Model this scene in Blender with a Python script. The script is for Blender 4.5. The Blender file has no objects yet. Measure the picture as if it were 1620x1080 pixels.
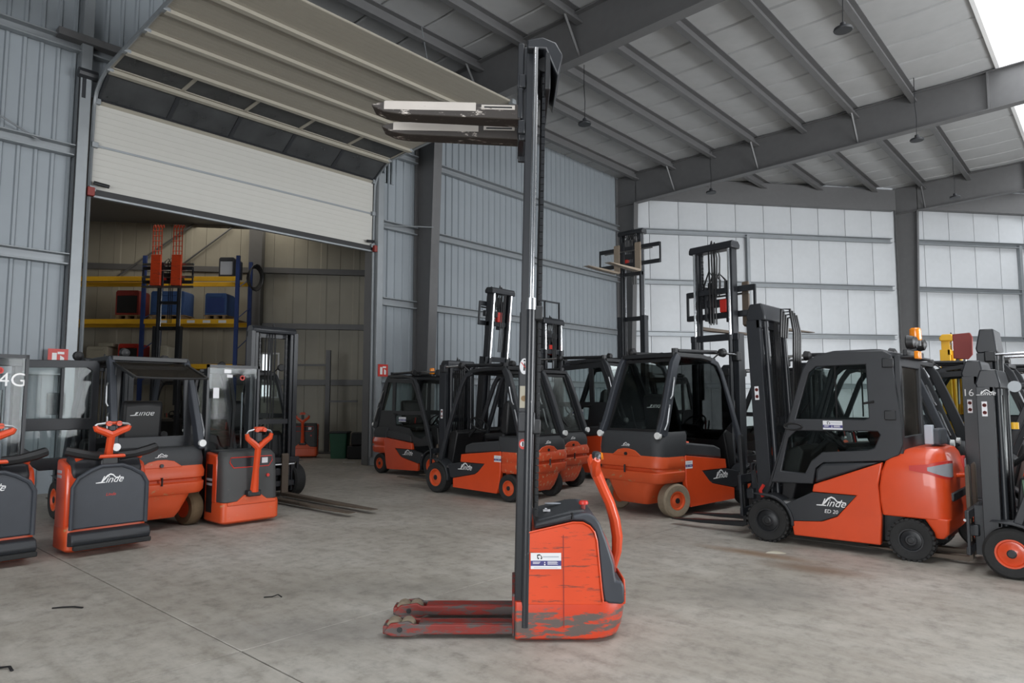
import bpy, bmesh, math, random
from mathutils import Vector, Matrix
from mathutils.geometry import tessellate_polygon
random.seed(7)
PI = math.pi
SC = bpy.context.scene
COL = SC.collection

# ------------------------------------------------------------------ camera, sky, daylight, exposure
HEAD = math.radians(41.8)            # camera looks 41.8 degrees left of the building's long axis (+Y)
CAM = Vector((13.85, -10.15, 1.6))
cam_d = bpy.data.cameras.new('camera'); cam_d.sensor_width = 36.0; cam_d.lens = 24.0
cam_o = bpy.data.objects.new('camera', cam_d); COL.objects.link(cam_o)
cam_o.location = CAM
cam_o.rotation_euler = (PI/2 + math.radians(4.869), 0, HEAD)
cam_d.clip_end = 300
SC.camera = cam_o

world = bpy.data.worlds.new('overcast_sky'); SC.world = world; world.use_nodes = True
wn = world.node_tree.nodes; bgn = wn['Background']
bgn.inputs[0].default_value = (0.93, 0.96, 1.0, 1); bgn.inputs[1].default_value = 2.2

def area(name, loc, rot, sx, sy, power, col=(0.95, 0.975, 1.0)):
    l = bpy.data.lights.new(name, 'AREA'); l.shape = 'RECTANGLE'; l.size = sx; l.size_y = sy
    l.energy = power; l.color = col
    o = bpy.data.objects.new(name, l); COL.objects.link(o); o.location = loc; o.rotation_euler = rot
    return o
# daylight through the ridge skylight, the goods doors in the long wall and the gable behind the camera
area('skylight_daylight', (13.4, 2, 10.75), (0, 0, 0), 2.9, 46, 1500)
area('side_door_daylight', (26.6, 5.0, 2.5), (0, math.radians(90), 0), 4.8, 16, 3300)
area('gable_door_daylight', (16.5, -21.8, 2.5), (math.radians(90), 0, 0), 11, 4.8, 1550)
area('annex_fill', (-6.5, -1.5, 7.1), (0, 0, 0), 3.0, 6.0, 75, (1.0, 0.93, 0.8))  # added warm fill lamp under the annex roof, which has no opening

vs = SC.view_settings
vs.view_transform = 'Standard'; vs.look = 'None'; vs.gamma = 1.0; vs.use_curve_mapping = False
vs.exposure = 0.0

# ------------------------------------------------------------------ materials
MATS = {}
def nodes_of(name):
    m = bpy.data.materials.new(name); m.use_nodes = True
    nt = m.node_tree; b = nt.nodes['Principled BSDF']
    MATS[name] = m
    return m, nt, b
def plain(name, col, rough=0.5, metal=0.0, var=0.12, scale=6.0, bump=0.0, coat=0.0):
    m, nt, b = nodes_of(name)
    tc = nt.nodes.new('ShaderNodeTexCoord'); no = nt.nodes.new('ShaderNodeTexNoise')
    no.inputs['Scale'].default_value = scale; no.inputs['Detail'].default_value = 4
    nt.links.new(tc.outputs['Object'], no.inputs['Vector'])
    mx = nt.nodes.new('ShaderNodeMix'); mx.data_type = 'RGBA'
    mx.inputs[6].default_value = (*[c*(1-var) for c in col], 1); mx.inputs[7].default_value = (*[min(1, c*(1+var)) for c in col], 1)
    nt.links.new(no.outputs[0], mx.inputs[0]); nt.links.new(mx.outputs[2], b.inputs['Base Color'])
    b.inputs['Roughness'].default_value = rough; b.inputs['Metallic'].default_value = metal
    if coat: b.inputs['Coat Weight'].default_value = coat
    if bump:
        bp = nt.nodes.new('ShaderNodeBump'); bp.inputs['Strength'].default_value = bump; bp.inputs['Distance'].default_value = 0.01
        nt.links.new(no.outputs[0], bp.inputs['Height']); nt.links.new(bp.outputs[0], b.inputs['Normal'])
    return m
def worn(name, col, wearcol, amount=0.5, rough=0.4, scl=(3, 3, 14), metal=0.0, low=0.0, mscale=1.0):
    """paint with stretched scratches and scuffs; low > 0 adds more scuffing near the floor bumper zone"""
    m, nt, b = nodes_of(name)
    tc = nt.nodes.new('ShaderNodeTexCoord'); mp = nt.nodes.new('ShaderNodeMapping'); mp.inputs['Scale'].default_value = scl
    nt.links.new(tc.outputs['Object'], mp.inputs[0])
    no = nt.nodes.new('ShaderNodeTexNoise'); no.inputs['Scale'].default_value = 2.2*mscale; no.inputs['Detail'].default_value = 9; no.inputs['Roughness'].default_value = 0.72
    nt.links.new(mp.outputs[0], no.inputs['Vector'])
    fac = no.outputs[0]
    if low:
        sx = nt.nodes.new('ShaderNodeSeparateXYZ'); nt.links.new(tc.outputs['Object'], sx.inputs[0])
        of = nt.nodes.new('ShaderNodeMath'); of.operation = 'SUBTRACT'; of.inputs[1].default_value = low*0.5; nt.links.new(sx.outputs[2], of.inputs[0])
        ab = nt.nodes.new('ShaderNodeMath'); ab.operation = 'ABSOLUTE'; nt.links.new(of.outputs[0], ab.inputs[0])
        mr = nt.nodes.new('ShaderNodeMapRange'); mr.inputs[1].default_value = low*0.42; mr.inputs[2].default_value = low*0.12
        mr.inputs[3].default_value = 0; mr.inputs[4].default_value = 0.13
        nt.links.new(ab.outputs[0], mr.inputs[0])
        ad = nt.nodes.new('ShaderNodeMath'); ad.operation = 'ADD'
        nt.links.new(fac, ad.inputs[0]); nt.links.new(mr.outputs[0], ad.inputs[1]); fac = ad.outputs[0]
    rp = nt.nodes.new('ShaderNodeValToRGB')
    rp.color_ramp.elements[0].position = 0.74-0.3*amount; rp.color_ramp.elements[1].position = 0.80-0.3*amount
    nt.links.new(fac, rp.inputs[0])
    n2 = nt.nodes.new('ShaderNodeTexNoise'); n2.inputs['Scale'].default_value = 3; nt.links.new(tc.outputs['Object'], n2.inputs['Vector'])
    m2 = nt.nodes.new('ShaderNodeMix'); m2.data_type = 'RGBA'
    m2.inputs[6].default_value = (*[c*0.82 for c in col], 1); m2.inputs[7].default_value = (*[min(1, c*1.12) for c in col], 1)
    nt.links.new(n2.outputs[0], m2.inputs[0])
    mx = nt.nodes.new('ShaderNodeMix'); mx.data_type = 'RGBA'
    nt.links.new(rp.outputs[0], mx.inputs[0]); nt.links.new(m2.outputs[2], mx.inputs[6]); mx.inputs[7].default_value = (*wearcol, 1)
    nt.links.new(mx.outputs[2], b.inputs['Base Color'])
    b.inputs['Roughness'].default_value = rough; b.inputs['Metallic'].default_value = metal
    return m
def glass(name, tint=(0.75, 0.8, 0.8), refl=0.12, alpha=0.9, dust=0.0, dust_col=(0.1, 0.1, 0.1)):
    m = bpy.data.materials.new(name); m.use_nodes = True; MATS[name] = m
    nt = m.node_tree; nt.nodes.remove(nt.nodes['Principled BSDF']); out = nt.nodes['Material Output']
    tr = nt.nodes.new('ShaderNodeBsdfTransparent'); tr.inputs[0].default_value = (*[t*alpha for t in tint], 1)
    gl = nt.nodes.new('ShaderNodeBsdfGlossy'); gl.inputs['Roughness'].default_value = 0.05; gl.inputs[0].default_value = (1, 1, 1, 1)
    if dust:
        df = nt.nodes.new('ShaderNodeBsdfDiffuse'); df.inputs[0].default_value = (*dust_col, 1)
        no = nt.nodes.new('ShaderNodeTexNoise'); no.inputs['Scale'].default_value = 2.5; no.inputs['Detail'].default_value = 5
        tc = nt.nodes.new('ShaderNodeTexCoord'); nt.links.new(tc.outputs['Object'], no.inputs['Vector'])
        mq = nt.nodes.new('ShaderNodeMapRange'); mq.inputs[1].default_value = 0.3; mq.inputs[2].default_value = 0.7; mq.inputs[3].default_value = dust*0.8; mq.inputs[4].default_value = min(1, dust*1.2)
        nt.links.new(no.outputs[0], mq.inputs[0])
        dm = nt.nodes.new('ShaderNodeMixShader'); nt.links.new(mq.outputs[0], dm.inputs[0]); nt.links.new(tr.outputs[0], dm.inputs[1]); nt.links.new(df.outputs[0], dm.inputs[2]); tr = dm
    fr = nt.nodes.new('ShaderNodeFresnel'); fr.inputs[0].default_value = 1.22
    mr = nt.nodes.new('ShaderNodeMath'); mr.operation = 'MULTIPLY_ADD'; mr.inputs[1].default_value = 0.4; mr.inputs[2].default_value = refl*0.1
    nt.links.new(fr.outputs[0], mr.inputs[0])
    mx = nt.nodes.new('ShaderNodeMixShader'); nt.links.new(mr.outputs[0], mx.inputs[0])
    nt.links.new(tr.outputs[0], mx.inputs[1]); nt.links.new(gl.outputs[0], mx.inputs[2]); nt.links.new(mx.outputs[0], out.inputs[0])
    return m

ORANGE = (0.65, 0.068, 0.016)
plain('orange', ORANGE, 0.33, var=0.08, coat=0.3)
worn('orange_worn', (0.66, 0.066, 0.016), (0.20, 0.045, 0.028), 0.60, 0.42, (2, 2, 20), low=0.0)
worn('orange_scuffed', (0.56, 0.05, 0.016), (0.12, 0.095, 0.085), 0.62, 0.42, (1.8, 1.8, 8), low=0.24)
worn('orange_chipped', (0.60, 0.075, 0.022), (0.52, 0.36, 0.22), 0.60, 0.45, (7, 7, 6))
worn('orange_muddy', (0.62, 0.085, 0.022), (0.42, 0.25, 0.12), 0.46, 0.45, (3, 3, 7))
worn('red_leg', (0.22, 0.02, 0.013), (0.085, 0.066, 0.062), 0.86, 0.5, (2, 6, 8))
plain('dark', (0.013, 0.014, 0.016), 0.45, var=0.2)
plain('dark_grey', (0.023, 0.025, 0.029), 0.5, var=0.15)
plain('mast_grey', (0.017, 0.019, 0.023), 0.38, var=0.15)
plain('hood_grey', (0.034, 0.036, 0.039), 0.6, var=0.15, bump=0.15, scale=60)
plain('slate', (0.038, 0.043, 0.053), 0.5, var=0.18)
worn('dusty_plastic', (0.058, 0.059, 0.059), (0.12, 0.108, 0.088), 0.3, 0.65, (2, 2, 2))
plain('black', (0.010, 0.010, 0.011), 0.5, var=0.2)
plain('rubber', (0.016, 0.016, 0.016), 0.8, var=0.3, bump=0.2, scale=30)
plain('tyre_tan', (0.23, 0.185, 0.13), 0.85, var=0.2, bump=0.2, scale=30)
plain('tyre_brown', (0.14, 0.10, 0.055), 0.85, var=0.2, bump=0.2, scale=30)
plain('chrome', (0.75, 0.76, 0.78), 0.16, 1.0, var=0.04)
plain('steel', (0.42, 0.43, 0.44), 0.36, 1.0, var=0.15)
worn('mast_scuffed', (0.020, 0.022, 0.026), (0.24, 0.24, 0.24), 0.26, 0.32, (6, 6, 3), mscale=3)
worn('fork_worn', (0.035, 0.028, 0.024), (0.60, 0.55, 0.50), 0.52, 0.45, (3, 9, 9))
worn('fork_rust', (0.10, 0.075, 0.055), (0.045, 0.038, 0.033), 0.5, 0.65, (3, 8, 8))
worn('fork_bare', (0.26, 0.21, 0.16), (0.10, 0.07, 0.05), 0.45, 0.5, (3, 8, 8))
worn('fork_top', (0.52, 0.48, 0.44), (0.10, 0.07, 0.06), 0.38, 0.45, (3, 9, 9))
plain('white', (0.80, 0.80, 0.80), 0.5, var=0.03)
plain('label_white', (0.72, 0.72, 0.74), 0.45, var=0.04)
plain('label_blue', (0.055, 0.05, 0.19), 0.45, var=0.05)
plain('label_grey', (0.42, 0.45, 0.50), 0.5, var=0.05)
plain('red', (0.55, 0.03, 0.02), 0.4, var=0.08)
plain('red_dark', (0.23, 0.028, 0.022), 0.5, var=0.15)
plain('amber', (0.85, 0.25, 0.01), 0.15, var=0.1)
plain('yellow', (0.78, 0.43, 0.02), 0.45, var=0.1)
plain('rack_blue', (0.018, 0.042, 0.16), 0.5, var=0.15)
plain('crate_blue', (0.03, 0.075, 0.20), 0.55, var=0.15)
plain('wood', (0.24, 0.16, 0.085), 0.75, var=0.3, scale=14)
plain('cream', (0.42, 0.39, 0.31), 0.6, var=0.08)
plain('green_bin', (0.02, 0.10, 0.055), 0.5, var=0.1)
plain('hose_black', (0.012, 0.012, 0.013), 0.35, var=0.1)
plain('hose_green', (0.03, 0.09, 0.04), 0.4, var=0.1)
plain('lamp_lens', (0.78, 0.79, 0.78), 0.2, var=0.1)
plain('tail_lamp', (0.30, 0.31, 0.34), 0.12, var=0.1)
plain('steel_paint', (0.12, 0.12, 0.122), 0.5, var=0.10)
plain('galv', (0.27, 0.29, 0.305), 0.42, 0.35, var=0.10, scale=4)
plain('clad', (0.275, 0.305, 0.33), 0.5, 0.1, var=0.05, scale=2)
plain('liner', (0.54, 0.56, 0.58), 0.55, 0.1, var=0.06, scale=5, bump=0.12)
plain('roof_liner', (0.40, 0.405, 0.41), 0.6, 0.05, var=0.09, scale=3, bump=0.25)
plain('annex_panel', (0.33, 0.31, 0.255), 0.6, var=0.12, scale=2)
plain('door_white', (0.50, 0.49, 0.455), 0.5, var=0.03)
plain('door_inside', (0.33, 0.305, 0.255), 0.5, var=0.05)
plain('beige_rail', (0.36, 0.335, 0.28), 0.5, var=0.05)
glass('window_glass', (0.86, 0.90, 0.89), 0.05, 0.92)
glass('clear_shield', (0.95, 0.97, 0.97), 0.05, 0.95)
glass('dirty_glass', (0.55, 0.52, 0.47), 0.05, 0.8, 0.35, (0.07, 0.062, 0.052))
glass('skylight_sheet', (1, 1, 1), 0.0, 1.0)
glass('door_pane', (0.5, 0.5, 0.5), 0.05, 0.8, 0.75, (0.075, 0.078, 0.08))
glass('tinted_glass', (0.40, 0.42, 0.42), 0.05, 0.8)
glass('green_glass', (0.30, 0.55, 0.48), 0.2, 0.8)

def floor_material():
    m, nt, b = nodes_of('concrete')
    tc = nt.nodes.new('ShaderNodeTexCoord')
    def noise(scale, detail, rough=0.6, map_scale=None):
        n = nt.nodes.new('ShaderNodeTexNoise'); n.inputs['Scale'].default_value = scale; n.inputs['Detail'].default_value = detail
        n.inputs['Roughness'].default_value = rough
        if map_scale:
            mp = nt.nodes.new('ShaderNodeMapping'); mp.inputs['Scale'].default_value = map_scale; mp.inputs['Rotation'].default_value = (0, 0, 0.5)
            nt.links.new(geo.outputs['Position'], mp.inputs[0]); nt.links.new(mp.outputs[0], n.inputs['Vector'])
        else: nt.links.new(geo.outputs['Position'], n.inputs['Vector'])
        return n
    geo = nt.nodes.new('ShaderNodeNewGeometry')
    a = noise(0.55, 8, 0.62); c = noise(6.0, 12, 0.75); s = noise(2.2, 9, 0.68, (0.6, 3.0, 1))
    def ramp(src, stops):
        r = nt.nodes.new('ShaderNodeValToRGB'); el = r.color_ramp.elements
        el[0].position, el[0].color = stops[0][0], (*stops[0][1], 1); el[1].position, el[1].color = stops[-1][0], (*stops[-1][1], 1)
        for p, cc in stops[1:-1]:
            e = el.new(p); e.color = (*cc, 1)
        nt.links.new(src, r.inputs[0]); return r
    base = ramp(a.outputs[0], [(0.28, (0.30, 0.275, 0.235)), (0.5, (0.385, 0.358, 0.315)), (0.70, (0.455, 0.432, 0.392))])
    spk = ramp(c.outputs[0], [(0.30, (0.62, 0.62, 0.61)), (0.5, (1, 1, 1)), (0.75, (1.2, 1.2, 1.2))])
    stk = ramp(s.outputs[0], [(0.30, (0.80, 0.79, 0.77)), (0.55, (1, 1, 1)), (0.8, (1.08, 1.08, 1.09))])
    def mul(x, y):
        k = nt.nodes.new('ShaderNodeMix'); k.data_type = 'RGBA'; k.blend_type = 'MULTIPLY'; k.inputs[0].default_value = 1
        nt.links.new(x, k.inputs[6]); nt.links.new(y, k.inputs[7]); return k.outputs[2]
    col = mul(mul(base.outputs[0], spk.outputs[0]), stk.outputs[0])
    # rusty spill in front of the cab truck, dark oily patches
    def stain(col, centre, size, rot, colour, strength):
        mp = nt.nodes.new('ShaderNodeMapping'); mp.vector_type = 'TEXTURE'
        mp.inputs['Location'].default_value = (*centre, 0); mp.inputs['Rotation'].default_value = (0, 0, rot); mp.inputs['Scale'].default_value = (*size, 1)
        wob = nt.nodes.new('ShaderNodeMix'); wob.data_type = 'RGBA'; wob.inputs[0].default_value = 0.22
        nt.links.new(geo.outputs['Position'], mp.inputs[0])
        nt.links.new(mp.outputs[0], wob.inputs[6]); nt.links.new(c.outputs[1], wob.inputs[7])
        ln = nt.nodes.new('ShaderNodeVectorMath'); ln.operation = 'LENGTH'
        sub = nt.nodes.new('ShaderNodeVectorMath'); sub.operation = 'SUBTRACT'; sub.inputs[1].default_value = (0.11, 0.11, 0.11)
        nt.links.new(wob.outputs[2], sub.inputs[0]); nt.links.new(sub.outputs[0], ln.inputs[0])
        mr = nt.nodes.new('ShaderNodeMapRange'); mr.inputs[1].default_value = 0.85; mr.inputs[2].default_value = 0.2
        mr.inputs[3].default_value = 0; mr.inputs[4].default_value = strength
        nt.links.new(ln.outputs[1], mr.inputs[0])
        k = nt.nodes.new('ShaderNodeMix'); k.data_type = 'RGBA'; nt.links.new(mr.outputs[0], k.inputs[0])
        nt.links.new(col, k.inputs[6]); k.inputs[7].default_value = (*colour, 1); return k.outputs[2]
    col = stain(col, (10.9, -3.02), (0.75, 0.16), 0.0, (0.22, 0.125, 0.06), 0.75)
    col = stain(col, (11.55, -3.3), (0.55, 0.22), 0.1, (0.17, 0.10, 0.055), 0.7)
    col = stain(col, (11.55, -4.4), (0.9, 0.5), 0.9, (0.17, 0.16, 0.15), 0.35)
    col = stain(col, (9.6, -7.4), (0.9, 0.45), 0.7, (0.16, 0.15, 0.14), 0.4)
    col = stain(col, (9.2, -6.3), (1.3, 0.4), 0.7, (0.16, 0.15, 0.13), 0.3)
    col = stain(col, (6.4, -3.2), (2.4, 0.8), 0.3, (0.17, 0.15, 0.12), 0.3)
    nt.links.new(col, b.inputs['Base Color'])
    rr = nt.nodes.new('ShaderNodeMapRange'); rr.inputs[3].default_value = 0.42; rr.inputs[4].default_value = 0.8
    nt.links.new(s.outputs[0], rr.inputs[0]); nt.links.new(rr.outputs[0], b.inputs['Roughness'])
    bp = nt.nodes.new('ShaderNodeBump'); bp.inputs['Strength'].default_value = 0.12; bp.inputs['Distance'].default_value = 0.01
    nt.links.new(c.outputs[0], bp.inputs['Height']); nt.links.new(bp.outputs[0], b.inputs['Normal'])
floor_material()

# ------------------------------------------------------------------ mesh helpers
class MB:
    def __init__(s): s.v = []; s.f = []
    def add(s, vs_, fs):
        n = len(s.v); s.v += [tuple(p) for p in vs_]; s.f += [tuple(i+n for i in f) for f in fs]; return s
    def box(s, x0, x1, y0, y1, z0, z1):
        return s.add([(x0,y0,z0),(x1,y0,z0),(x1,y1,z0),(x0,y1,z0),(x0,y0,z1),(x1,y0,z1),(x1,y1,z1),(x0,y1,z1)],
                     [(3,2,1,0),(4,5,6,7),(0,1,5,4),(1,2,6,5),(2,3,7,6),(3,0,4,7)])
    def obox(s, c, size, mat):
        h = [d/2 for d in size]; c = Vector(c)
        vs_ = [c + mat @ Vector((sx*h[0], sy*h[1], sz*h[2])) for sz in (-1,1) for sx, sy in ((-1,-1),(1,-1),(1,1),(-1,1))]
        return s.add(vs_, [(3,2,1,0),(4,5,6,7),(0,1,5,4),(1,2,6,5),(2,3,7,6),(3,0,4,7)])
    @staticmethod
    def _p(a, b, t, axis):
        return (a, t, b) if axis == 'y' else ((t, a, b) if axis == 'x' else (a, b, t))
    def prism(s, pts, t0, t1, axis='y'):
        n = len(pts)
        vs_ = [s._p(a, b, t0, axis) for a, b in pts] + [s._p(a, b, t1, axis) for a, b in pts]
        return s.add(vs_, [tuple(range(n)), tuple(range(2*n-1, n-1, -1))] + [(i, (i+1) % n, n+(i+1) % n, n+i) for i in range(n)])
    def plate(s, outer, holes, t0, t1, axis='y'):
        loops = [outer] + holes
        flat = [p for l in loops for p in l]
        tri = tessellate_polygon([[Vector((a, b, 0)) for a, b in l] for l in loops])
        n = len(flat)
        vs_ = [s._p(a, b, t0, axis) for a, b in flat] + [s._p(a, b, t1, axis) for a, b in flat]
        fs = [tuple(t) for t in tri] + [tuple(i+n for i in reversed(t)) for t in tri]
        o = 0
        for l in loops:
            k = len(l)
            fs += [(o+i, o+(i+1) % k, n+o+(i+1) % k, n+o+i) for i in range(k)]
            o += k
        return s.add(vs_, fs)
    def tube(s, path, r, n=8, cap=True, rz=None):
        """round tube along a path; r may be a list; rz = flattening of the second radius"""
        path = [Vector(p) for p in path]; m = len(path); rings = []
        rs = r if isinstance(r, (list, tuple)) else [r]*m
        up = None
        for i, p in enumerate(path):
            t = (path[min(i+1, m-1)] - path[max(i-1, 0)]).normalized()
            if up is None:
                up = Vector((0, 0, 1)) if abs(t.z) < 0.9 else Vector((0, 1, 0))
            a = t.cross(up).normalized(); b_ = a.cross(t).normalized(); up = b_
            k = 1.0 if rz is None else rz
            rings.append([p + a*rs[i]*math.cos(2*PI*j/n) + b_*rs[i]*k*math.sin(2*PI*j/n) for j in range(n)])
        return s.loft(rings, cap)
    def cyl(s, p0, p1, r, n=12): return s.tube([p0, p1], r, n)
    def loft(s, rings, cap=True):
        n = len(rings[0]); vs_ = [p for r_ in rings for p in r_]; fs = []
        for k in range(len(rings)-1):
            for j in range(n):
                fs.append((k*n+j, k*n+(j+1) % n, (k+1)*n+(j+1) % n, (k+1)*n+j))
        if cap:
            fs.append(tuple(range(n-1, -1, -1))); q = (len(rings)-1)*n; fs.append(tuple(range(q, q+n)))
        return s.add(vs_, fs)
    def lathe(s, prof, c, axis='y', n=24):
        """prof: list of (radius, offset along axis), closed ring profile"""
        rings = []
        c = Vector(c)
        for r, h in prof:
            ring = []
            for j in range(n):
                a = 2*PI*j/n; ca, sa = r*math.cos(a), r*math.sin(a)
                ring.append(c + Vector((ca, h, sa) if axis == 'y' else ((h, ca, sa) if axis == 'x' else (ca, sa, h))))
            rings.append(ring)
        return s.loft(rings)
    def ball(s, c, r, n=10, sz=1.0):
        prof = [(max(0.001, r*math.sin(PI*k/6)), -r*sz*math.cos(PI*k/6)) for k in range(7)]
        return s.lathe(prof, c, 'z', n)
    def build(s, name, mat, parent=None, bevel=0.0, smooth=False, seg=2, label=None):
        me = bpy.data.meshes.new(name); me.from_pydata(s.v, [], s.f)
        bm = bmesh.new(); bm.from_mesh(me); bmesh.ops.recalc_face_normals(bm, faces=bm.faces); bm.to_mesh(me); bm.free()
        me.materials.append(MATS[mat])
        o = bpy.data.objects.new(name, me); COL.objects.link(o)
        if parent is not None: o.parent = parent
        if bevel:
            md = o.modifiers.new('edge', 'BEVEL'); md.width = bevel; md.segments = seg; md.limit_method = 'ANGLE'; md.angle_limit = math.radians(40)
        if smooth or bevel:
            for p in me.polygons: p.use_smooth = True
            me.set_sharp_from_angle(angle=math.radians(38))
        if label: o['label'] = label
        return o
def empty(name, loc=(0, 0, 0), rz=0.0, scale=1.0):
    o = bpy.data.objects.new(name, None); COL.objects.link(o); o.location = loc; o.rotation_euler = (0, 0, rz); o.scale = (scale,)*3
    return o
def tag(o, label, cat, group=None, kind=None):
    o['label'] = label; o['category'] = cat
    if group: o['group'] = group
    if kind: o['kind'] = kind
    return o
def share(name, src, parent, loc=(0, 0, 0), rot=(0, 0, 0)):
    o = bpy.data.objects.new(name, src.data); COL.objects.link(o); o.parent = parent; o.location = loc; o.rotation_euler = rot
    for md in src.modifiers:
        k = o.modifiers.new(md.name, md.type)
        if md.type == 'BEVEL': k.width = md.width; k.segments = md.segments; k.limit_method = 'ANGLE'; k.angle_limit = md.angle_limit
    return o
def rrect(x0, x1, y0, y1, r, n=5, rear=None):
    """rounded rectangle outline, counter-clockwise; rear = separate radius for the x0 corners"""
    rr = rear if rear is not None else r
    pts = []
    for cx, cy, rad, a0 in ((x1-r, y1-r, r, 0), (x0+rr, y1-rr, rr, 90), (x0+rr, y0+rr, rr, 180), (x1-r, y0+r, r, 270)):
        for k in range(n+1):
            a = math.radians(a0+90*k/n); pts.append((cx+rad*math.cos(a), cy+rad*math.sin(a)))
    return pts
def rot_y(a): return Matrix.Rotation(a, 3, 'Y')

TEXT_CACHE = {}
def text_obj(name, body, size, mat, parent, matrix, shear=0.0, depth=0.001, spacing=1.0):
    key = (body, size, shear, mat, spacing)
    if key not in TEXT_CACHE:
        cu = bpy.data.curves.new('lettering', 'FONT'); cu.body = body; cu.size = size; cu.shear = shear; cu.extrude = depth
        cu.align_x = 'CENTER'; cu.align_y = 'CENTER'; cu.space_character = spacing; cu.resolution_u = 3
        to = bpy.data.objects.new('lettering', cu)
        me = bpy.data.meshes.new_from_object(to); bpy.data.objects.remove(to); bpy.data.curves.remove(cu)
        me.materials.clear(); me.materials.append(MATS[mat]); TEXT_CACHE[key] = me
    o = bpy.data.objects.new(name, TEXT_CACHE[key]); COL.objects.link(o); o.parent = parent; o.matrix_local = matrix
    return o
def face_m(origin, xdir, up):
    """matrix that lays a drawing's x along xdir and y along up"""
    x = Vector(xdir).normalized(); y = Vector(up).normalized(); z = x.cross(y).normalized(); y = z.cross(x)
    return Matrix(((x.x, y.x, z.x, origin[0]), (x.y, y.y, z.y, origin[1]), (x.z, y.z, z.z, origin[2]), (0, 0, 0, 1)))
LOGO = {}
def logo(parent, origin, xdir, up, width=0.2, mat='white', word=True):
    """script word with the arched swoosh over it"""
    w = width
    if word: text_obj('lettering', 'Linde', w*0.42, mat, parent, face_m(origin, xdir, up), 0.45, 0.0008)
    k = (round(w, 3), mat)
    if k not in LOGO:
        top = [(-0.62, -0.10), (-0.42, -0.08), (-0.30, 0.05), (-0.18, 0.20), (-0.04, 0.27), (0.08, 0.22), (0.18, 0.10), (0.32, 0.10), (0.5, 0.07)]
        low = [(0.5, 0.04), (0.32, 0.065), (0.16, 0.06), (0.06, 0.17), (-0.04, 0.21), (-0.15, 0.14), (-0.26, 0.0), (-0.40, -0.13), (-0.62, -0.13)]
        mb = MB(); mb.prism([(a*w, b*w) for a, b in top+low], -0.0006, 0.0008, 'z')
        o = mb.build('swoosh', mat, parent); LOGO[k] = o
    else:
        o = share('swoosh', LOGO[k], parent)
    m = face_m(origin, xdir, up)
    o.matrix_local = m
    return o
def sticker(parent, origin, xdir, up, w=0.16, h=0.085, fine=False):
    """dealer's sticker: white sheet with a dark blue band and lines of print"""
    m = face_m(origin, xdir, up)
    s = MB().box(-w/2, w/2, -h/2, h/2, 0, 0.001).build('sticker', 'label_white', parent, label='white and blue dealer sticker'); s.matrix_local = m
    MB().box(-w*0.5, w*0.5, -h*0.30, h*0.02, 0.001, 0.0016).build('blue_band', 'label_blue', s)
    p = MB()
    if fine:
        for k in range(3): p.box(-w*0.43, -w*(0.18+0.02*k), h*(-0.06-0.05*k)-0.0012, h*(-0.06-0.05*k)+0.0012, 0.0016, 0.002)
        for k in range(4): p.box(w*0.05, w*(0.36+0.03*(k % 2)), h*(-0.04-0.055*k)-0.0012, h*(-0.04-0.055*k)+0.0012, 0.0016, 0.002)
        p.lathe([(0.004, 0.0016), (0.004, 0.002)], (-w*0.04, -h*0.09, 0), 'z', 10); p.lathe([(0.005, 0.0016), (0.005, 0.002)], (-w*0.04, -h*0.22, 0), 'z', 10)
        p.build('white_print', 'white', s)['kind'] = 'stuff'
        q = MB(); q.box(-w*0.10, w*0.42, h*0.22, h*0.30, 0.001, 0.0016)
        q.box(-w*0.40, w*0.38, -h*0.43, -h*0.40, 0.001, 0.0016)
        q.build('grey_print', 'label_grey', s)
        t = MB(); t.lathe([(0.0055, 0.001), (0.0055, 0.0017)], (-w*0.25, h*0.16, 0), 'z', 10); t.lathe([(0.0055, 0.001), (0.0055, 0.0017)], (-w*0.15, h*0.16, 0), 'z', 10)
        t.prism([(-w*0.29, h*0.18), (-w*0.29, h*0.40), (-w*0.20, h*0.42), (-w*0.14, h*0.30), (-w*0.11, h*0.20), (-w*0.15, h*0.22), (-w*0.18, h*0.34), (-w*0.26, h*0.33), (-w*0.26, h*0.18)], 0.001, 0.0016, 'z')
        t.build('truck_emblem', 'dark', s)
    else:
        for k in range(2): p.box(-w*0.40, -w*0.10, h*(-0.08-0.1*k)-0.0012, h*(-0.08-0.1*k)+0.0012, 0.0016, 0.002).box(w*0.05, w*0.4, h*(-0.08-0.1*k)-0.0012, h*(-0.08-0.1*k)+0.0012, 0.0016, 0.002)
        p.build('white_print', 'white', s)['kind'] = 'stuff'
        MB().box(-w*0.3, w*0.3, h*0.2, h*0.28, 0.001, 0.0016).build('grey_print', 'label_grey', s)
    return s

# ------------------------------------------------------------------ the hall
RIDGE = 13.4
def zc(x): return 9.95 + 0.03*(x if x <= RIDGE else 2*RIDGE-x)      # underside of the roof liner
def zr(x): return 8.82 + 0.035*(x if x <= RIDGE else 2*RIDGE-x)     # underside of the rafters
D2 = Vector((math.sin(math.radians(39.1)), math.cos(math.radians(39.1)), 0))   # direction of the angled back wall
P2 = Vector((0, 11.43, 0))
FRAMES = [(-18.2, 0.0), (-8.6, 0.0), (1.55, 0.0), (11.3, 0.0), (20.45, 7.33), (29.5, 14.75)]

# floor: slabs cast between saw-cut joints
fl = MB().box(-15, 28, -26, 42, -0.3, -0.02).build('floor', 'dark_grey'); tag(fl, 'stained grey concrete floor with straight saw-cut joints', 'floor', kind='structure')
slab0 = None
for i in range(7):
    for j in range(11):
        x = -14.45+6*i; y = -25.94+6*j
        if slab0 is None:
            slab0 = MB().box(0.004, 5.996, 0.004, 5.996, -0.03, 0).build('floor_slab', 'concrete', fl, 0.003, seg=1); slab0.location = (x, y, 0)
        else: share('floor_slab', slab0, fl, (x, y, 0))

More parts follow.
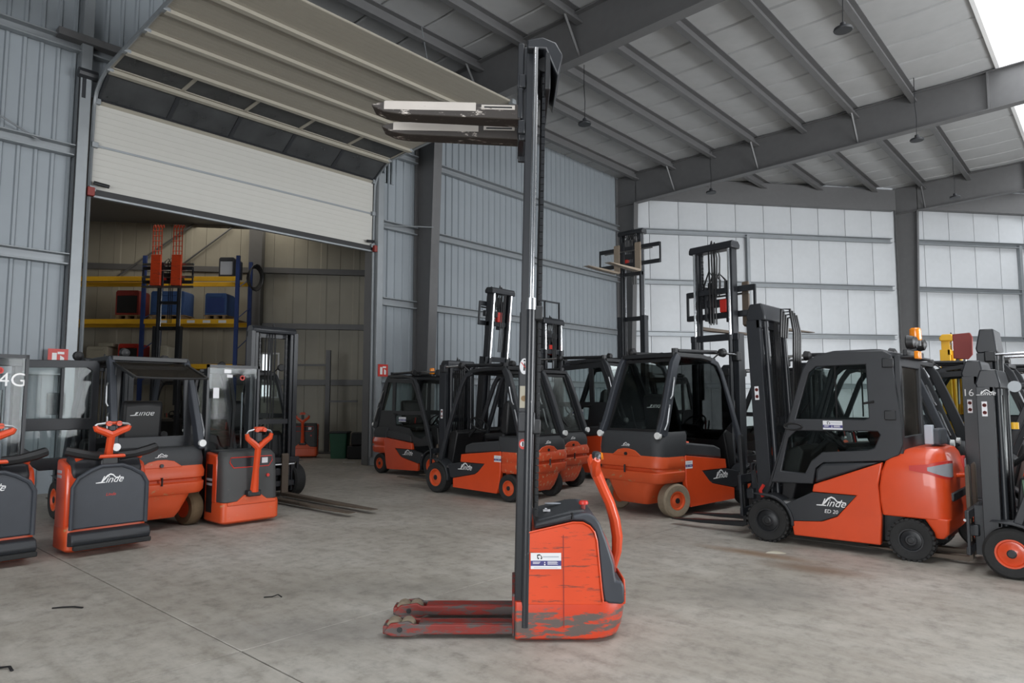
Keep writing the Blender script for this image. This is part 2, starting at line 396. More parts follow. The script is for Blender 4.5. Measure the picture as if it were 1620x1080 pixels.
# ribbed sheeting of the long wall
def sheet(width, z0, z1):
    mb = MB(); prof = []
    n = int(round(width/0.25))
    for k in range(n):
        y = k*0.25
        prof += [(0, y), (0, y+0.17), (0.034, y+0.19), (0.034, y+0.23), (0, y+0.25)]
    prof2 = [(-0.03, width), (-0.03, 0)]
    mb.prism(prof+prof2, z0, z1, 'z'); return mb
wl = empty('wall_left'); tag(wl, 'pale grey ribbed steel cladding wall beside the sectional door', 'wall', kind='structure')
s_full = s_top = None
DY0, DY1, DTOP = -6.28, 0.10, 7.15
y = -17.28
ys = []
k = 0
while y < DY0-0.01:
    w = min(1.0, DY0-y)
    ys.append((y, w, 0)); y += w
y = DY0
while y < DY1-0.3: ys.append((y, 1.0, DTOP)); y += 1.0
y = DY1
while y < 11.4: ys.append((y, 1.0, 0)); y += 1.0
for y, w, z0 in ys:
    if abs(w-1.0) > 0.02: sheet(max(0.25, round(w/0.25)*0.25), z0, 10.1).build('cladding_sheet', 'clad', wl).location = (0, y, 0)
    elif z0 == 0:
        if s_full is None: s_full = sheet(1.0, 0, 10.1).build('cladding_sheet', 'clad', wl); s_full.location = (0, y, 0)
        else: share('cladding_sheet', s_full, wl, (0, y, 0))
    else:
        if s_top is None: s_top = sheet(1.0, z0, 10.1).build('cladding_sheet', 'clad', wl); s_top.location = (0, y, 0)
        else: share('cladding_sheet', s_top, wl, (0, y, 0))
def girt(y0, y1, z, parent, x=0.036, mat='galv'):
    return MB().prism([(x, z-0.10), (x+0.15, z-0.10), (x+0.15, z-0.07), (x+0.02, z-0.07), (x+0.02, z+0.075), (x+0.17, z+0.075), (x+0.17, z+0.10), (x, z+0.10)], y0, y1, 'y').build('girt', mat, parent, 0.006)
for z in (2.12, 4.06, 6.02, 7.95):
    for y0, y1 in ((-17.3, -8.8), (-8.4, -6.5), (0.3, 1.40), (1.70, 11.15)):
        if z > 7 and y0 == -8.4: y1 = -5.7
        girt(y0, y1, z, wl)
# angle braces on the girts
for (a, b) in (((0.2, -7.9, 6.42), (0.16, -7.05, 6.05)), ((0.2, 0.3, 5.98), (0.75, 1.45, 6.05))):
    MB().cyl(a, b, 0.016, 6).build('brace_rod', 'galv', wl)
# galvanised door posts
for yy, nm in ((-6.42, 'a'), (0.18, 'b')):
    mb = MB().prism([(0.03, yy-0.09), (0.22, yy-0.09), (0.22, yy+0.09), (0.03, yy+0.09)], 0.0, 10.0 if yy < -1 else 7.3, 'z')
    mb.build('door_post', 'galv', wl, 0.01)
    MB().box(-0.30, -0.03, yy-0.10, yy+0.10, 0, 7.3).build('door_post', 'steel_paint', wl, 0.01)

# angled back wall: bulging white liner panels between the girts
wb = empty('wall_back', P2, math.atan2(D2.y, D2.x)); tag(wb, 'white insulated liner wall with horizontal girts at the far end', 'wall', kind='structure')
levels = [0.0, 2.12, 4.06, 6.02, 7.95, 10.6]
def bulge(w, z0, z1, depth=0.05):
    mb = MB(); nx, nz = 5, 5; g = []
    for i in range(nx):
        for j in range(nz):
            a, b = i/(nx-1), j/(nz-1)
            g.append((a*w, -depth*(1-(2*a-1)**4)*(0.55+0.45*(1-(2*b-1)**2)), z0+(z1-z0)*b))
    f = [(i*nz+j, (i+1)*nz+j, (i+1)*nz+j+1, i*nz+j+1) for i in range(nx-1) for j in range(nz-1)]
    mb.add(g, f); mb.box(0, w, 0.0, 0.06, z0, z1)
    return mb
proto = {}
for r in range(5):
    for i in range(26):
        xx = 0.02+1.17*i
        if r not in proto:
            proto[r] = bulge(1.15, levels[r]+0.005, levels[r+1]-0.005).build('liner_panel', 'liner', wb, smooth=True); proto[r].location = (xx, 0, 0)
        else: share('liner_panel', proto[r], wb, (xx, 0, 0))
MB().box(-0.3, 31, 0.06, 0.12, 0, 10.6).build('backing', 'liner', wb)
def girt_b(x0, x1, z):
    return MB().prism([(-0.05, z-0.10), (-0.20, z-0.10), (-0.20, z-0.07), (-0.08, z-0.07), (-0.08, z+0.07), (-0.22, z+0.07), (-0.22, z+0.10), (-0.05, z+0.10)], x0, x1, 'x').build('girt', 'galv', wb, 0.006)
for z in levels[1:5]:
    for x0, x1 in ((0.35, 11.30), (11.95, 23.0), (23.5, 30)): girt_b(x0, x1, z)
for xx in (5.1, 17.2):
    MB().box(xx-0.06, xx+0.06, -0.2, -0.05, 4.06, 7.95).build('sag_post', 'galv', wb, 0.006)
# eave strut along the angled wall
MB().box(0.3, 11.4, -0.34, -0.06, 9.15, 9.98).build('eave_strut', 'steel_paint', wb, 0.01)
MB().box(12.0, 23.2, -0.34, -0.06, 9.25, 10.1).build('eave_strut', 'steel_paint', wb, 0.01)

# the walls out of view: long wall with a goods opening, gable with a goods opening
wr = MB().box(26.8, 27.0, -22, -3, 0, 10.1).box(26.8, 27.0, 13, 36, 0, 10.1).box(26.8, 27.0, -3, 13, 5.0, 10.1).build('wall_right', 'clad')
tag(wr, 'long grey wall with a wide open goods doorway', 'wall', kind='structure')
wf = MB().box(0, 11, -22.2, -22, 0, 10.4).box(22, 27, -22.2, -22, 0, 10.4).box(11, 22, -22.2, -22, 5.0, 10.4).box(-0.1, 0, -22, -17.3, 0, 10.1).build('wall_front', 'clad')
tag(wf, 'grey gable wall with an open goods doorway', 'wall', kind='structure')

# roof liner: strips between seams, quilted over the purlins
ceil = empty('ceiling'); tag(ceil, 'grey quilted roof liner carried on cold-formed steel purlins', 'ceiling', kind='structure')
PURL = [0.9+1.5*k for k in range(7)]       # 0.9 .. 11.4
def strip(x0, x1, w, mirror=False):
    mb = MB(); xs = []
    x = x0
    n = int((x1-x0)/0.25)
    xs = [x0+(x1-x0)*i/n for i in range(n+1)]; ys_ = [0, 0.05, 0.3, 0.6, 0.9, w-0.05, w]; g = []
    for xx in xs:
        d = min(abs(xx-p) for p in PURL+[x0-0.0, x1]) if not mirror else 0.3
        q = min(1.0, d/0.75)
        for yy in ys_:
            e = 0.0 if yy in (0, w) else 1.0
            g.append((xx, yy, zc(xx) + 0.045*(1-e) - 0.035*q*e*(1-((2*yy/w)-1)**2*0.4) ))
    m = len(ys_); f = [(i*m+j, (i+1)*m+j, (i+1)*m+j+1, i*m+j+1) for i in range(n) for j in range(m-1)]
    mb.add(g, f)
    mb.box(x0, x1, 0, w, zc(x1)+0.07, zc(x1)+0.2)
    return mb
p0 = None
yy = -22.0
while yy < 36:
    if p0 is None: p0 = strip(-0.1, 11.9, 1.2).build('roof_liner_panel', 'roof_liner', ceil, smooth=True); p0.location = (0, yy, 0)
    else: share('roof_liner_panel', p0, ceil, (0, yy, 0))
    yy += 1.2
MB().prism([(14.9, zc(14.9)), (26.9, zc(26.9)), (26.9, zc(26.9)+0.2), (14.9, zc(14.9)+0.2)], -22, 36, 'y').build('roof_slope', 'roof_liner', ceil)
# ridge skylight: curbs and translucent sheets
for xx in (11.86, 14.94): MB().box(xx-0.05, xx+0.05, -22, 36, zc(11.9)-0.06, zc(11.9)+0.3).build('skylight_curb', 'white', ceil, 0.01)
sk0 = None
yy = -22.0
while yy < 36:
    if sk0 is None: sk0 = MB().prism([(11.9, 10.40), (13.4, 10.56), (14.9, 10.40), (14.9, 10.41), (13.4, 10.57), (11.9, 10.41)], 0, 2.38, 'y').build('skylight_sheet', 'skylight_sheet', ceil); sk0.location = (0, yy, 0)
    else: share('skylight_sheet', sk0, ceil, (0, yy, 0))
    yy += 2.4
# purlins, bay by bay
for b in range(len(FRAMES)-1):
    ya, yb = FRAMES[b][0], FRAMES[b+1][0]
    for p in PURL:
        y1 = yb
        if ya > 11: y1 = min(yb, 11.43+p*D2.y/D2.x-0.1)
        if y1-ya < 0.5: continue
        z = zc(p)
        MB().prism([(p-0.075, z-0.31), (p+0.075, z-0.31), (p+0.075, z-0.25), (p+0.058, z-0.25), (p+0.058, z-0.29), (p-0.055, z-0.29), (p-0.055, z-0.02), (p+0.075, z-0.02), (p+0.075, z), (p-0.075, z)], ya+0.02, y1-0.02, 'y').build('purlin', 'steel_paint', ceil)
# portal frames
for n, (fy, xc) in enumerate(FRAMES):
    t = empty('trim_%d' % (n+1)); tag(t, 'grey steel portal frame with tapered column and rafter', 'steel frame', kind='structure')
    zt = zc(xc)-0.05
    col = MB()
    d0, d1 = 0.52, 0.82
    prof = [(xc+0.02, 0), (xc+d0, 0), (xc+d1, zr(xc)), (xc+d1, zt), (xc+0.02, zt)]
    col.prism(prof, fy-0.012, fy+0.012, 'y')
    col.prism([(xc+d0-0.02, 0), (xc+d0, 0), (xc+d1, zr(xc+0.8)), (xc+d1-0.02, zr(xc+0.8))], fy-0.14, fy+0.14, 'y')
    col.box(xc+0.02, xc+0.04, fy-0.14, fy+0.14, 0, zt)
    col.box(xc+0.04, xc+d1-0.02, fy-0.13, fy+0.13, zr(xc)-0.02, zr(xc))
    col.build('column', 'steel_paint', t)
    for side in (0, 1):
        f = (lambda x: x) if side == 0 else (lambda x: 2*RIDGE-x)
        xs = xc+0.80 if side == 0 else 0.80
        r = MB()
        a, b_ = f(xs), f(RIDGE)
        r.prism([(a, zr(a)), (b_, zr(b_)), (b_, zc(b_)-0.05), (a, zc(a)-0.05)], fy-0.012, fy+0.012, 'y')
        r.prism([(a, zr(a)-0.02), (b_, zr(b_)-0.02), (b_, zr(b_)), (a, zr(a))], fy-0.14, fy+0.14, 'y')
        r.prism([(a, zc(a)-0.07), (b_, zc(b_)-0.07), (b_, zc(b_)-0.05), (a, zc(a)-0.05)], fy-0.14, fy+0.14, 'y')
        if side == 0: r.box(11.6, 11.64, fy-0.13, fy+0.13, zr(11.6), zc(11.6)-0.07)
        r.build('rafter', 'steel_paint', t)
    if n > 0:
        for i, p in enumerate(PURL):
            if p < xc+1 or i % 2 == 0: continue
            for sgn in ((-1,) if n > 3 else (-1, 1)):
                br = MB(); br.tube([(p, fy+sgn*0.62, zc(p)-0.22), (p, fy+sgn*0.02, zr(p)+0.03)], 0.032, 4); br.build('fly_brace', 'steel_paint', t)
# roof bracing rod and strut near the first frame
MB().cyl((2.6, -0.6, 9.9), (1.2, 1.2, 8.5), 0.012, 6).build('brace_rod', 'galv', ceil)

# sectional goods door, half raised under the roof
door = empty('door_1'); tag(door, 'white sectional goods door half raised on curved tracks', 'door', kind='structure')
JO = [(0.04, 5.42), (0.05, 6.235), (0.06, 7.05), (0.68, 7.47), (1.5, 7.53), (2.36, 7.58), (3.12, 7.63), (3.95, 7.68), (4.75, 7.73)]
YA, YB = -6.2, 0.03
for k in range(len(JO)-1):
    (xa, za), (xb, zb) = JO[k], JO[k+1]
    d = Vector((xb-xa, 0, zb-za)); L = d.length; d.normalize(); nn = Vector((-d.z, 0, d.x))   # outward normal
    if nn.x > 0 and k < 2: nn = -nn
    def P(s, o, y_): v = Vector((xa, 0, za)) + d*s + nn*o; return (v.x, y_, v.z)
    glazed = k in (2, 3)
    m = MB()
    def slab(m, s0, s1, y0, y1, o0=0.0, o1=0.045):
        m.add([P(s0, o0, y0), P(s1, o0, y0), P(s1, o0, y1), P(s0, o0, y1), P(s0, o1, y0), P(s1, o1, y0), P(s1, o1, y1), P(s0, o1, y1)],
              [(3,2,1,0),(4,5,6,7),(0,1,5,4),(1,2,6,5),(2,3,7,6),(3,0,4,7)])
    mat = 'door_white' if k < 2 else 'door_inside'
    if not glazed:
        nb = 7
        for q in range(nb):
            s0, s1 = 0.006+(L-0.012)*q/nb, 0.006+(L-0.012)*(q+1)/nb
            slab(m, s0, s1-0.006, YA, YB); 
        slab(m, 0.004, L-0.004, YA, YB, 0.006, 0.04)
        sec = m.build('door_section', mat, door)
    else:
        slab(m, 0.004, 0.09, YA, YB); slab(m, L-0.07, L-0.004, YA, YB)
        n = 5
        for q in range(n+1):
            yc = YA+(YB-YA)*q/n
            y0, y1 = max(YA, yc-0.035), min(YB, yc+0.035)
            slab(m, 0.09, L-0.07, y0, y1)
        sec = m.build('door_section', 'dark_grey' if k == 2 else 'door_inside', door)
        for q in range(n):
            pm = MB(); y0 = YA+(YB-YA)*q/n+0.035; y1 = YA+(YB-YA)*(q+1)/n-0.035
            slab(pm, 0.09, L-0.07, y0, y1, 0.018, 0.024); pm.build('pane', 'door_pane', sec)
    # stiffening rail across each joint
    if k >= 2:
        rl = MB(); slab(rl, -0.05, 0.05, YA, YB, -0.07 if k > 2 else -0.03, -0.005)
        rl.build('stiffener', 'beige_rail', sec)
    else:
        rl = MB(); slab(rl, L-0.02, L+0.02, YA, YB, -0.02, -0.002); rl.build('stiffener', 'galv', sec)
MB().box(0.0, 0.075, YA, YB, 5.30, 5.42).build('bottom_seal', 'black', door)
MB().box(-0.01, 0.085, YA, YB, 5.27, 5.305).build('bottom_rail', 'galv', door)
for yy in (YA-0.04, YB+0.04):
    tr = MB(); path = [(0.08, yy, 0.2)]+[(x+0.02, yy, z) for x, z in JO[:2]]+[(0.09, yy, 6.95), (0.2, yy, 7.2), (0.42, yy, 7.36), (0.75, yy, 7.48)]+[(x, yy, z) for x, z in JO[4:]]
    tr.tube(path, 0.035, 6); tr.build('track', 'galv', door, smooth=True)
    for k in range(9):
        x, z = JO[k]; s = 1 if yy < -1 else -1
        hg = MB().box(x-0.02 if k < 3 else x-0.06, x+0.08 if k < 3 else x+0.06, yy+s*0.04-0.05, yy+s*0.04+0.06, z-0.05, z+0.05)
        hg.build('roller_hinge', 'galv', door, 0.008)
    MB().box(0.10, 0.2, yy-0.06, yy+0.06, 5.26, 5.42).build('safety_catch', 'red_dark', door, 0.01)
    MB().tube([(0.14, yy+(0.05 if yy < -1 else -0.05), 5.52), (0.14, yy+(0.3 if yy < -1 else -0.25), 5.50)], 0.035, 8).build('handle', 'dark', door)
# spring shaft drum by the post
MB().cyl((0.22, -6.55, 7.45), (0.22, -6.25, 7.45), 0.09, 10).cyl((0.2, -6.45, 7.0), (0.2, -6.45, 7.4), 0.04, 8).build('spring_drum', 'dark_grey', door)
MB().tube([(0.2, -6.52, 7.4), (0.2, -6.52, 1.0)], 0.012, 5).build('pull_chain', 'dark', door)
MB().box(0.10, 0.30, -6.9, -5.3, 8.0, 8.13).build('track_bracket', 'steel_paint', door)

# fire-point signs on the cladding
def fire_sign(x, y, z, label):
    t = empty('fire_sign', (x, y, z)); tag(t, label, 'sign', 'fire signs on the cladding')
    MB().box(0, 0.012, -0.15, 0.15, -0.15, 0.15).build('plate', 'red', t)
    g = MB(); g.prism([(-0.09, -0.1), (-0.02, -0.1), (-0.02, 0.08), (-0.09, 0.08)], 0.012, 0.015, 'x').prism([(0.03, -0.1), (0.09, -0.1), (0.09, 0.0), (0.03, 0.04)], 0.012, 0.015, 'x').prism([(-0.01, 0.06), (0.09, 0.06), (0.09, 0.1), (-0.01, 0.1)], 0.012, 0.015, 'x')
    g.build('pictogram', 'white', t)
fire_sign(0.22, 0.30, 2.32, 'red fire extinguisher sign beside the galvanised door post and beacon truck')
fire_sign(0.22, -6.62, 2.32, 'red fire sign on cladding above the cab with number 4 shield')

# hanging high-bay lamps
for (lx, ly), lab in (((4.1, 3.5), 'round high-bay lamp hanging between the tall stacker mast and forked truck mast'), ((10.3, 3.15), 'round high-bay lamp hanging lowest under the brightest roof bay beside the skylight'),
              ((10.1, 10.3), 'round high-bay lamp hanging just before the middle rafter near skylight'), ((3.9, 11.0), 'round high-bay lamp tucked under the eave strut of the back wall'), ((9.9, 17.1), 'small far high-bay lamp hanging before the rafter over second column')):
    t = empty('high_bay_lamp', (lx, ly, 8.5)); tag(t, lab, 'lamp', 'high-bay lamps')
    MB().lathe([(0.10, 0.0), (0.16, 0.0), (0.17, 0.02), (0.16, 0.05), (0.10, 0.055)], (0, 0, 0), 'z', 20).build('housing', 'dark_grey', t, smooth=True)
    MB().lathe([(0.001, 0.004), (0.12, 0.004), (0.12, 0.012), (0.001, 0.012)], (0, 0, 0), 'z', 20).build('lens', 'lamp_lens', t)
    MB().lathe([(0.05, 0.055), (0.06, 0.06), (0.05, 0.15), (0.02, 0.17)], (0, 0, 0), 'z', 12).build('driver', 'dark_grey', t, smooth=True)
    MB().tube([(0, 0, 0.17), (0.015, 0, 0.6), (-0.01, 0, 1.0), (0, 0, zc(lx)-8.5)], 0.010, 5).build('cord', 'dark', t)

# ------------------------------------------------------------------ annex behind the goods door
PA = Vector((-5.47, 2.31, 0))
wa = empty('wall_annex', PA, math.atan2(D2.y, D2.x)); tag(wa, 'cream panelled wall of the annex seen through goods door', 'wall', kind='structure')
ap = None
REFL_GAP = (-1.93, -1.45)
for i in range(20):
    xx = -13.2+1.05*i
    if xx+1.05 > REFL_GAP[0] and xx < REFL_GAP[0]:
        MB().box(0, 1.04, -0.03, 0.05, 0, 1.7).box(0, 1.04, -0.03, 0.05, 3.05, 8.2).box(0, REFL_GAP[0]-xx, -0.03, 0.05, 1.7, 3.05).box(min(1.04, REFL_GAP[1]-xx), 1.04, -0.03, 0.05, 1.7, 3.05).build('wall_panel', 'annex_panel', wa).location = (xx, 0, 0)
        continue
    if ap is None:
        ap = MB().prism([(0, -0.03), (0.40, -0.03), (0.44, -0.045), (0.60, -0.045), (0.64, -0.03), (1.04, -0.03), (1.04, 0.05), (0, 0.05)], 0, 8.2, 'z').build('wall_panel', 'annex_panel', wa); ap.location = (xx, 0, 0)
    else: share('wall_panel', ap, wa, (xx, 0, 0))
MB().box(-13.2, REFL_GAP[0]-.01, .05, .09, 0, 8.2).box(REFL_GAP[1]+.01, 7.8, .05, .09, 0, 8.2).build('backing', 'annex_panel', wa)
for z in (2.15, 3.95, 5.75):
    MB().box(-1.95, 7.7, -0.22, -0.03, z-0.09, z+0.09).build('girt', 'steel_paint', wa, 0.006)
    MB().box(-13.2, -2.3, -0.10, -0.03, z-0.09, z+0.09).build('girt', 'steel_paint', wa, 0.006)
MB().box(-2.35, -1.95, -0.5, -0.03, 0, 8.0).build('column', 'steel_paint', wa, 0.01)
for (a, b_) in ((-6.6, -3.6), (-5.2, -2.4)):
    MB().tube([(a, -0.12, 5.2), (b_, -0.12, 7.6)], 0.03, 5).build('brace_rod', 'steel_paint', wa)
acl = MB().prism([(-0.03, 7.3), (-14.5, 7.1), (-14.5, 7.3), (-0.03, 7.5)], -11, 9, 'y').build('ceiling_annex', 'steel_paint'); tag(acl, 'low dark roof over the annex behind the door', 'ceiling', kind='structure')
wal = MB().box(-14.6, -0.03, -11.2, -11.0, 0, 7.5).build('wall_annex_end', 'annex_panel'); tag(wal, 'plain end wall of the annex', 'wall', kind='structure')

# ------------------------------------------------------------------ vehicle builders
def bar(mb, path, wy, wn):
    """rectangular bar along a path: wy across (local y), wn in the plane of the path"""
    path = [Vector(p) for p in path]; rings = []
    for i, p in enumerate(path):
        t = (path[min(i+1, len(path)-1)]-path[max(i-1, 0)]).normalized()
        yv = Vector((0, 1, 0)); yv = (yv - t*yv.dot(t)).normalized(); n = t.cross(yv)
        w = wn[i] if isinstance(wn, (list, tuple)) else wn
        rings.append([p+yv*wy/2+n*w/2, p-yv*wy/2+n*w/2, p-yv*wy/2-n*w/2, p+yv*wy/2-n*w/2])
    return mb.loft(rings)
WHEELS = {}
def wheel(parent, x, y, r, w, rim_r, tyre='rubber', rim='orange', steer=0.0, lugs=False):
    key = (r, w, rim_r, tyre, rim, lugs)
    side = 1 if y > 0 else -1
    if key not in WHEELS:
        mb = MB(); mb.lathe([(0.001, -w*0.28), (rim_r, -w*0.28), (rim_r, -w*0.46), (rim_r*1.12, -w/2), (r*0.90, -w/2), (r, -w*0.36), (r, w*0.36), (r*0.90, w/2), (rim_r*1.12, w/2), (rim_r, w*0.46), (rim_r, w*0.28), (0.001, w*0.28)], (0, 0, 0), 'y', 32)
        if lugs:
            for k in range(26):
                a = 2*PI*k/26
                for s in (-1, 1):
                    mb.obox(((r-0.004)*math.cos(a), s*w*0.30, (r-0.004)*math.sin(a)), (0.022, w*0.34, 0.03), rot_y(-a))
        o = mb.build('wheel', tyre, parent, smooth=True)
        rm = MB(); rm.lathe([(rim_r*0.99, w*0.28), (rim_r*0.99, w*0.47), (rim_r*0.88, w*0.47), (rim_r*0.80, w*0.33), (rim_r*0.55, w*0.36), (rim_r*0.42, w*0.43), (0.001, w*0.43)], (0, 0, 0), 'y', 28)
        rm.lathe([(0.001, -w*0.40), (rim_r*0.5, -w*0.36), (rim_r*0.99, -w*0.45), (rim_r*0.99, -w*0.28)], (0, 0, 0), 'y', 28)
        rmo = rm.build('rim', rim, o, smooth=True)
        bt = MB()
        bt.lathe([(rim_r*0.30, w*0.40), (rim_r*0.30, w*0.46), (rim_r*0.22, w*0.48), (0.001, w*0.48)], (0, 0, 0), 'y', 12)
        bto = bt.build('hub', 'dark', o)
        WHEELS[key] = (o, rmo, bto)
    else:
        o0, rm0, bt0 = WHEELS[key]
        o = share('wheel', o0, parent); share('rim', rm0, o); share('hub', bt0, o)
    o.location = (x, y-side*w/2, r); o.rotation_euler = (0, 0, (0 if side > 0 else PI)+steer)
    return o
def chain_strip(mb, x, y, z0, z1):
    n = int((z1-z0)/0.05); h = (z1-z0)/n
    for k in range(n):
        z = z0+h*k; w = 0.010 if k % 2 else 0.014
        mb.box(x-0.012, x+0.012, y-w, y+w, z, z+h*0.9)
def mast(parent, x=0.08, hw=0.36, outer=2.1, top=2.1, car=0.25, tilt=0.0, mat='mast_grey', rod='chrome', fork_len=1.1, fork_mat='fork_rust', forks=(0.28, -0.28),
         backrest=0.0, caph=0.12, stick=False, mark=None, wide=0.52, hoses=True, cyl_side=-1, fork_w=0.11, cap_logo=True, rails=2, xc=0.10, shank=0.55, stick_d=0.95):
    """lift mast: two outer channels, inner rails run out to `top`, cylinders, chains, carriage and forks"""
    rz_ = -math.radians(tilt)
    b0 = 0.10
    m = MB()
    for s in (-1, 1):
        m.prism([(-0.07, s*hw), (0.09, s*hw), (0.09, s*(hw-0.075)), (0.065, s*(hw-0.075)), (0.065, s*(hw-0.028)), (-0.045, s*(hw-0.028)), (-0.045, s*(hw-0.075)), (-0.07, s*(hw-0.075))], b0, outer, 'z')
    m.box(-0.08, -0.03, -hw, hw, outer-0.10, outer); m.box(-0.08, -0.04, -hw, hw, 0.5, 0.58); m.box(-0.06, 0.02, -hw, hw, b0, b0+0.1)
    mo = m.build('mast', mat, parent, 0.005); mo.location = (x, 0, 0); mo.rotation_euler = (0, rz_, 0)
    ih = hw-0.082
    for s in (-1, 1):
        MB().prism([(-0.055, s*ih), (0.075, s*ih), (0.075, s*(ih-0.05)), (0.05, s*(ih-0.05)), (0.05, s*(ih-0.022)), (-0.03, s*(ih-0.022)), (-0.03, s*(ih-0.05)), (-0.055, s*(ih-0.05))], max(b0+0.05, top-outer+0.15), top, 'z').build('inner_rail', mat, mo, 0.004)
        cy = s*(ih-0.03); cx = -0.10
        MB().cyl((cx, cy, b0+0.05), (cx, cy, outer-0.05), 0.032, 10).cyl((cx, cy, outer-0.09), (cx, cy, outer-0.02), 0.04, 10).build('lift_cylinder', mat, mo, smooth=True)
        if top > outer+0.1: MB().cyl((cx, cy, outer-0.02), (cx, cy, top-0.03), 0.021, 10).build('piston_rod', rod, mo, smooth=True)
        ch = MB(); chain_strip(ch, 0.02, s*(ih-0.10), max(car+0.2, b0), top-0.05); ch.build('chain', 'dark', mo)
    # head beam of the inner rails
    MB().prism([(-0.13, top-0.06), (0.085, top-0.06), (0.10, top), (0.05, top+caph*0.5), (-0.10, top+caph*0.5), (-0.13, top)], -hw+0.03, hw-0.03, 'y').build('head_beam', mat, mo, 0.015)
    MB().box(-0.02, 0.05, -ih, ih, (outer+top)/2-0.04 if top > outer+0.5 else 1.2, (outer+top)/2+0.04 if top > outer+0.5 else 1.28).build('cross_member', mat, mo)
    if hoses:
        for k in range(3):
            yy_ = -0.07+0.05*k
            MB().tube([(0.0, yy_, car+0.35), (0.03, yy_, max(car+0.4, top-0.15)), (-0.03, yy_, top+0.06+0.03*k), (-0.11, yy_, top-0.06), (-0.09, yy_, max(b0+0.4, top-1.2))], 0.012, 6).build('hose', 'hose_black', mo, smooth=True)
    # carriage with bars, plates, forks
    c = MB()
    for zz in (0.06, 0.44): c.box(xc, xc+0.045, -wide, wide, car+zz-0.045, car+zz+0.045)
    for s in (-1, 1): c.box(0.02, xc, s*0.20-0.02, s*0.20+0.02, car-0.02, car+0.52); c.box(xc, xc+0.03, s*wide-0.02, s*wide+0.02, car+0.02, car+0.48)
    co = c.build('carriage', mat, parent, 0.005); co.location = (x, 0, 0); co.rotation_euler = (0, rz_, 0)
    MB().box(xc-.05, xc+.04, -.30, .30, car+.19, car+.31).build('side_shifter', mat, co, 0.01)
    MB().cyl((xc+.06, -wide*.8, car+.37), (xc+.06, wide*.8, car+.37), .016, 8).build('shift_rod', 'steel', co, smooth=True)
    if car > 1:
        MB().box(xc-.06, xc+.02, -.16, -.04, car+.10, car+.30).build('shift_block', 'red', co, 0.01)
        for k in range(3):
            MB().tube([(xc, -.10+.09*k, car+.40), (xc+.05, -.08+.09*k, car+.62), (xc-.02, -.02+.09*k, car+.72+.03*k), (xc-.07, .04+.09*k, car+.55), (xc-.05, .05+.09*k, car+.30)], .015, 6).build('hose', 'hose_black', co, smooth=True)
        for s_ in (-1, 1):
            MB().box(xc, xc+.05, s_*.16-.05, s_*.16+.05, car-.05, car+.60).build('clamp_plate', mat, co, 0.01)
    for fy in forks or ():
        f = MB(); t = 0.040; xf = xc+0.045
        f.prism([(xf, car-0.12+t*0.3), (xf, car+shank-.03), (xf+t*.4, car+shank), (xf+t, car+shank-.03), (xf+t, car-0.08), (xf+fork_len, car-0.105), (xf+fork_len, car-0.115), (xf+fork_len*0.6, car-0.12-t*0.35), (xf+0.05, car-0.12-t*0.4)], fy-fork_w/2, fy+fork_w/2, 'y')
        f.build('fork', fork_mat, co, 0.006)
    if backrest:
        b = MB(); bw = wide*0.9
        for s in (-1, 0, 1): b.box(xc+0.01, xc+0.04, s*bw-0.015, s*bw+0.015, car+0.45, car+0.45+backrest)
        b.box(xc+0.01, xc+0.04, -bw, bw, car+0.42+backrest, car+0.45+backrest); b.box(xc+0.01, xc+0.04, -bw, bw, car+0.45+backrest*0.5, car+0.48+backrest*0.5)
        b.build('load_backrest', mat, co)
    if stick:
        for s in (-1, 1): 
            st = MB().box(-0.005, 0.045, s*(hw+0.0005)-0.001, s*(hw+0.0005)+0.001, outer-stick_d, outer-stick_d+0.16).build('warning_sticker', 'label_white', mo)
            p = MB()
            for zz in (outer-stick_d+0.04, outer-stick_d+0.12):
                p.lathe([(0.020, s*(hw+0.0015)), (0.020, s*(hw+0.0022)), (0.015, s*(hw+0.0022)), (0.015, s*(hw+0.0015))], (0.02, 0, zz), 'y', 14); p.obox((0.02, s*(hw+0.002), zz), (0.034, 0.0012, 0.005), rot_y(0.8))
            p.build('prohibition_print', 'red_dark', st)['kind'] = 'stuff'
    return mo, co
def plate_pair(parent, name, mat, poly, y0, y1, bevel=0.006, holes=(), label=None):
    out = []
    for s in (1, -1):
        out.append(MB().plate(poly, list(holes), s*y0, s*y1).build(name, mat, parent, bevel, label=label))
    return out

OLD = dict(orange=[(-.43,.13),(-1.45,.11),(-1.49,.22),(-1.53,.45),(-1.53,.57),(-1.54,.78),(-.63,.69),(-.61,.56),(-1.17,.56),(-1.02,.42),(-.95,.38),(-.43,.28)],
           insert=[(-.30,.50),(-.61,.555),(-1.165,.555),(-1.02,.425),(-.95,.385),(-.43,.285),(-.36,.30)],
           hood=[(-.68,.70),(-.70,.84),(-.84,.885),(-1.57,.955),(-1.66,.90),(-1.63,.785)], fx=0.0, rx=-1.70, fr=.26, rr=.215)
NEW = dict(orange=[(-.24,.11),(-1.11,.12),(-1.13,.40),(-1.11,.73),(-1.16,.96),(-.47,.68),(-.45,.60),(-.90,.60),(-.70,.36),(-.54,.29),(-.22,.26)],
           insert=[(-.14,.43),(-.45,.595),(-.895,.595),(-.70,.365),(-.54,.295),(-.22,.265)],
           hood=[(-.475,.69),(-.49,.84),(-.56,.91),(-1.13,.955)], fx=.05, rx=-1.385, fr=.235, rr=.205)

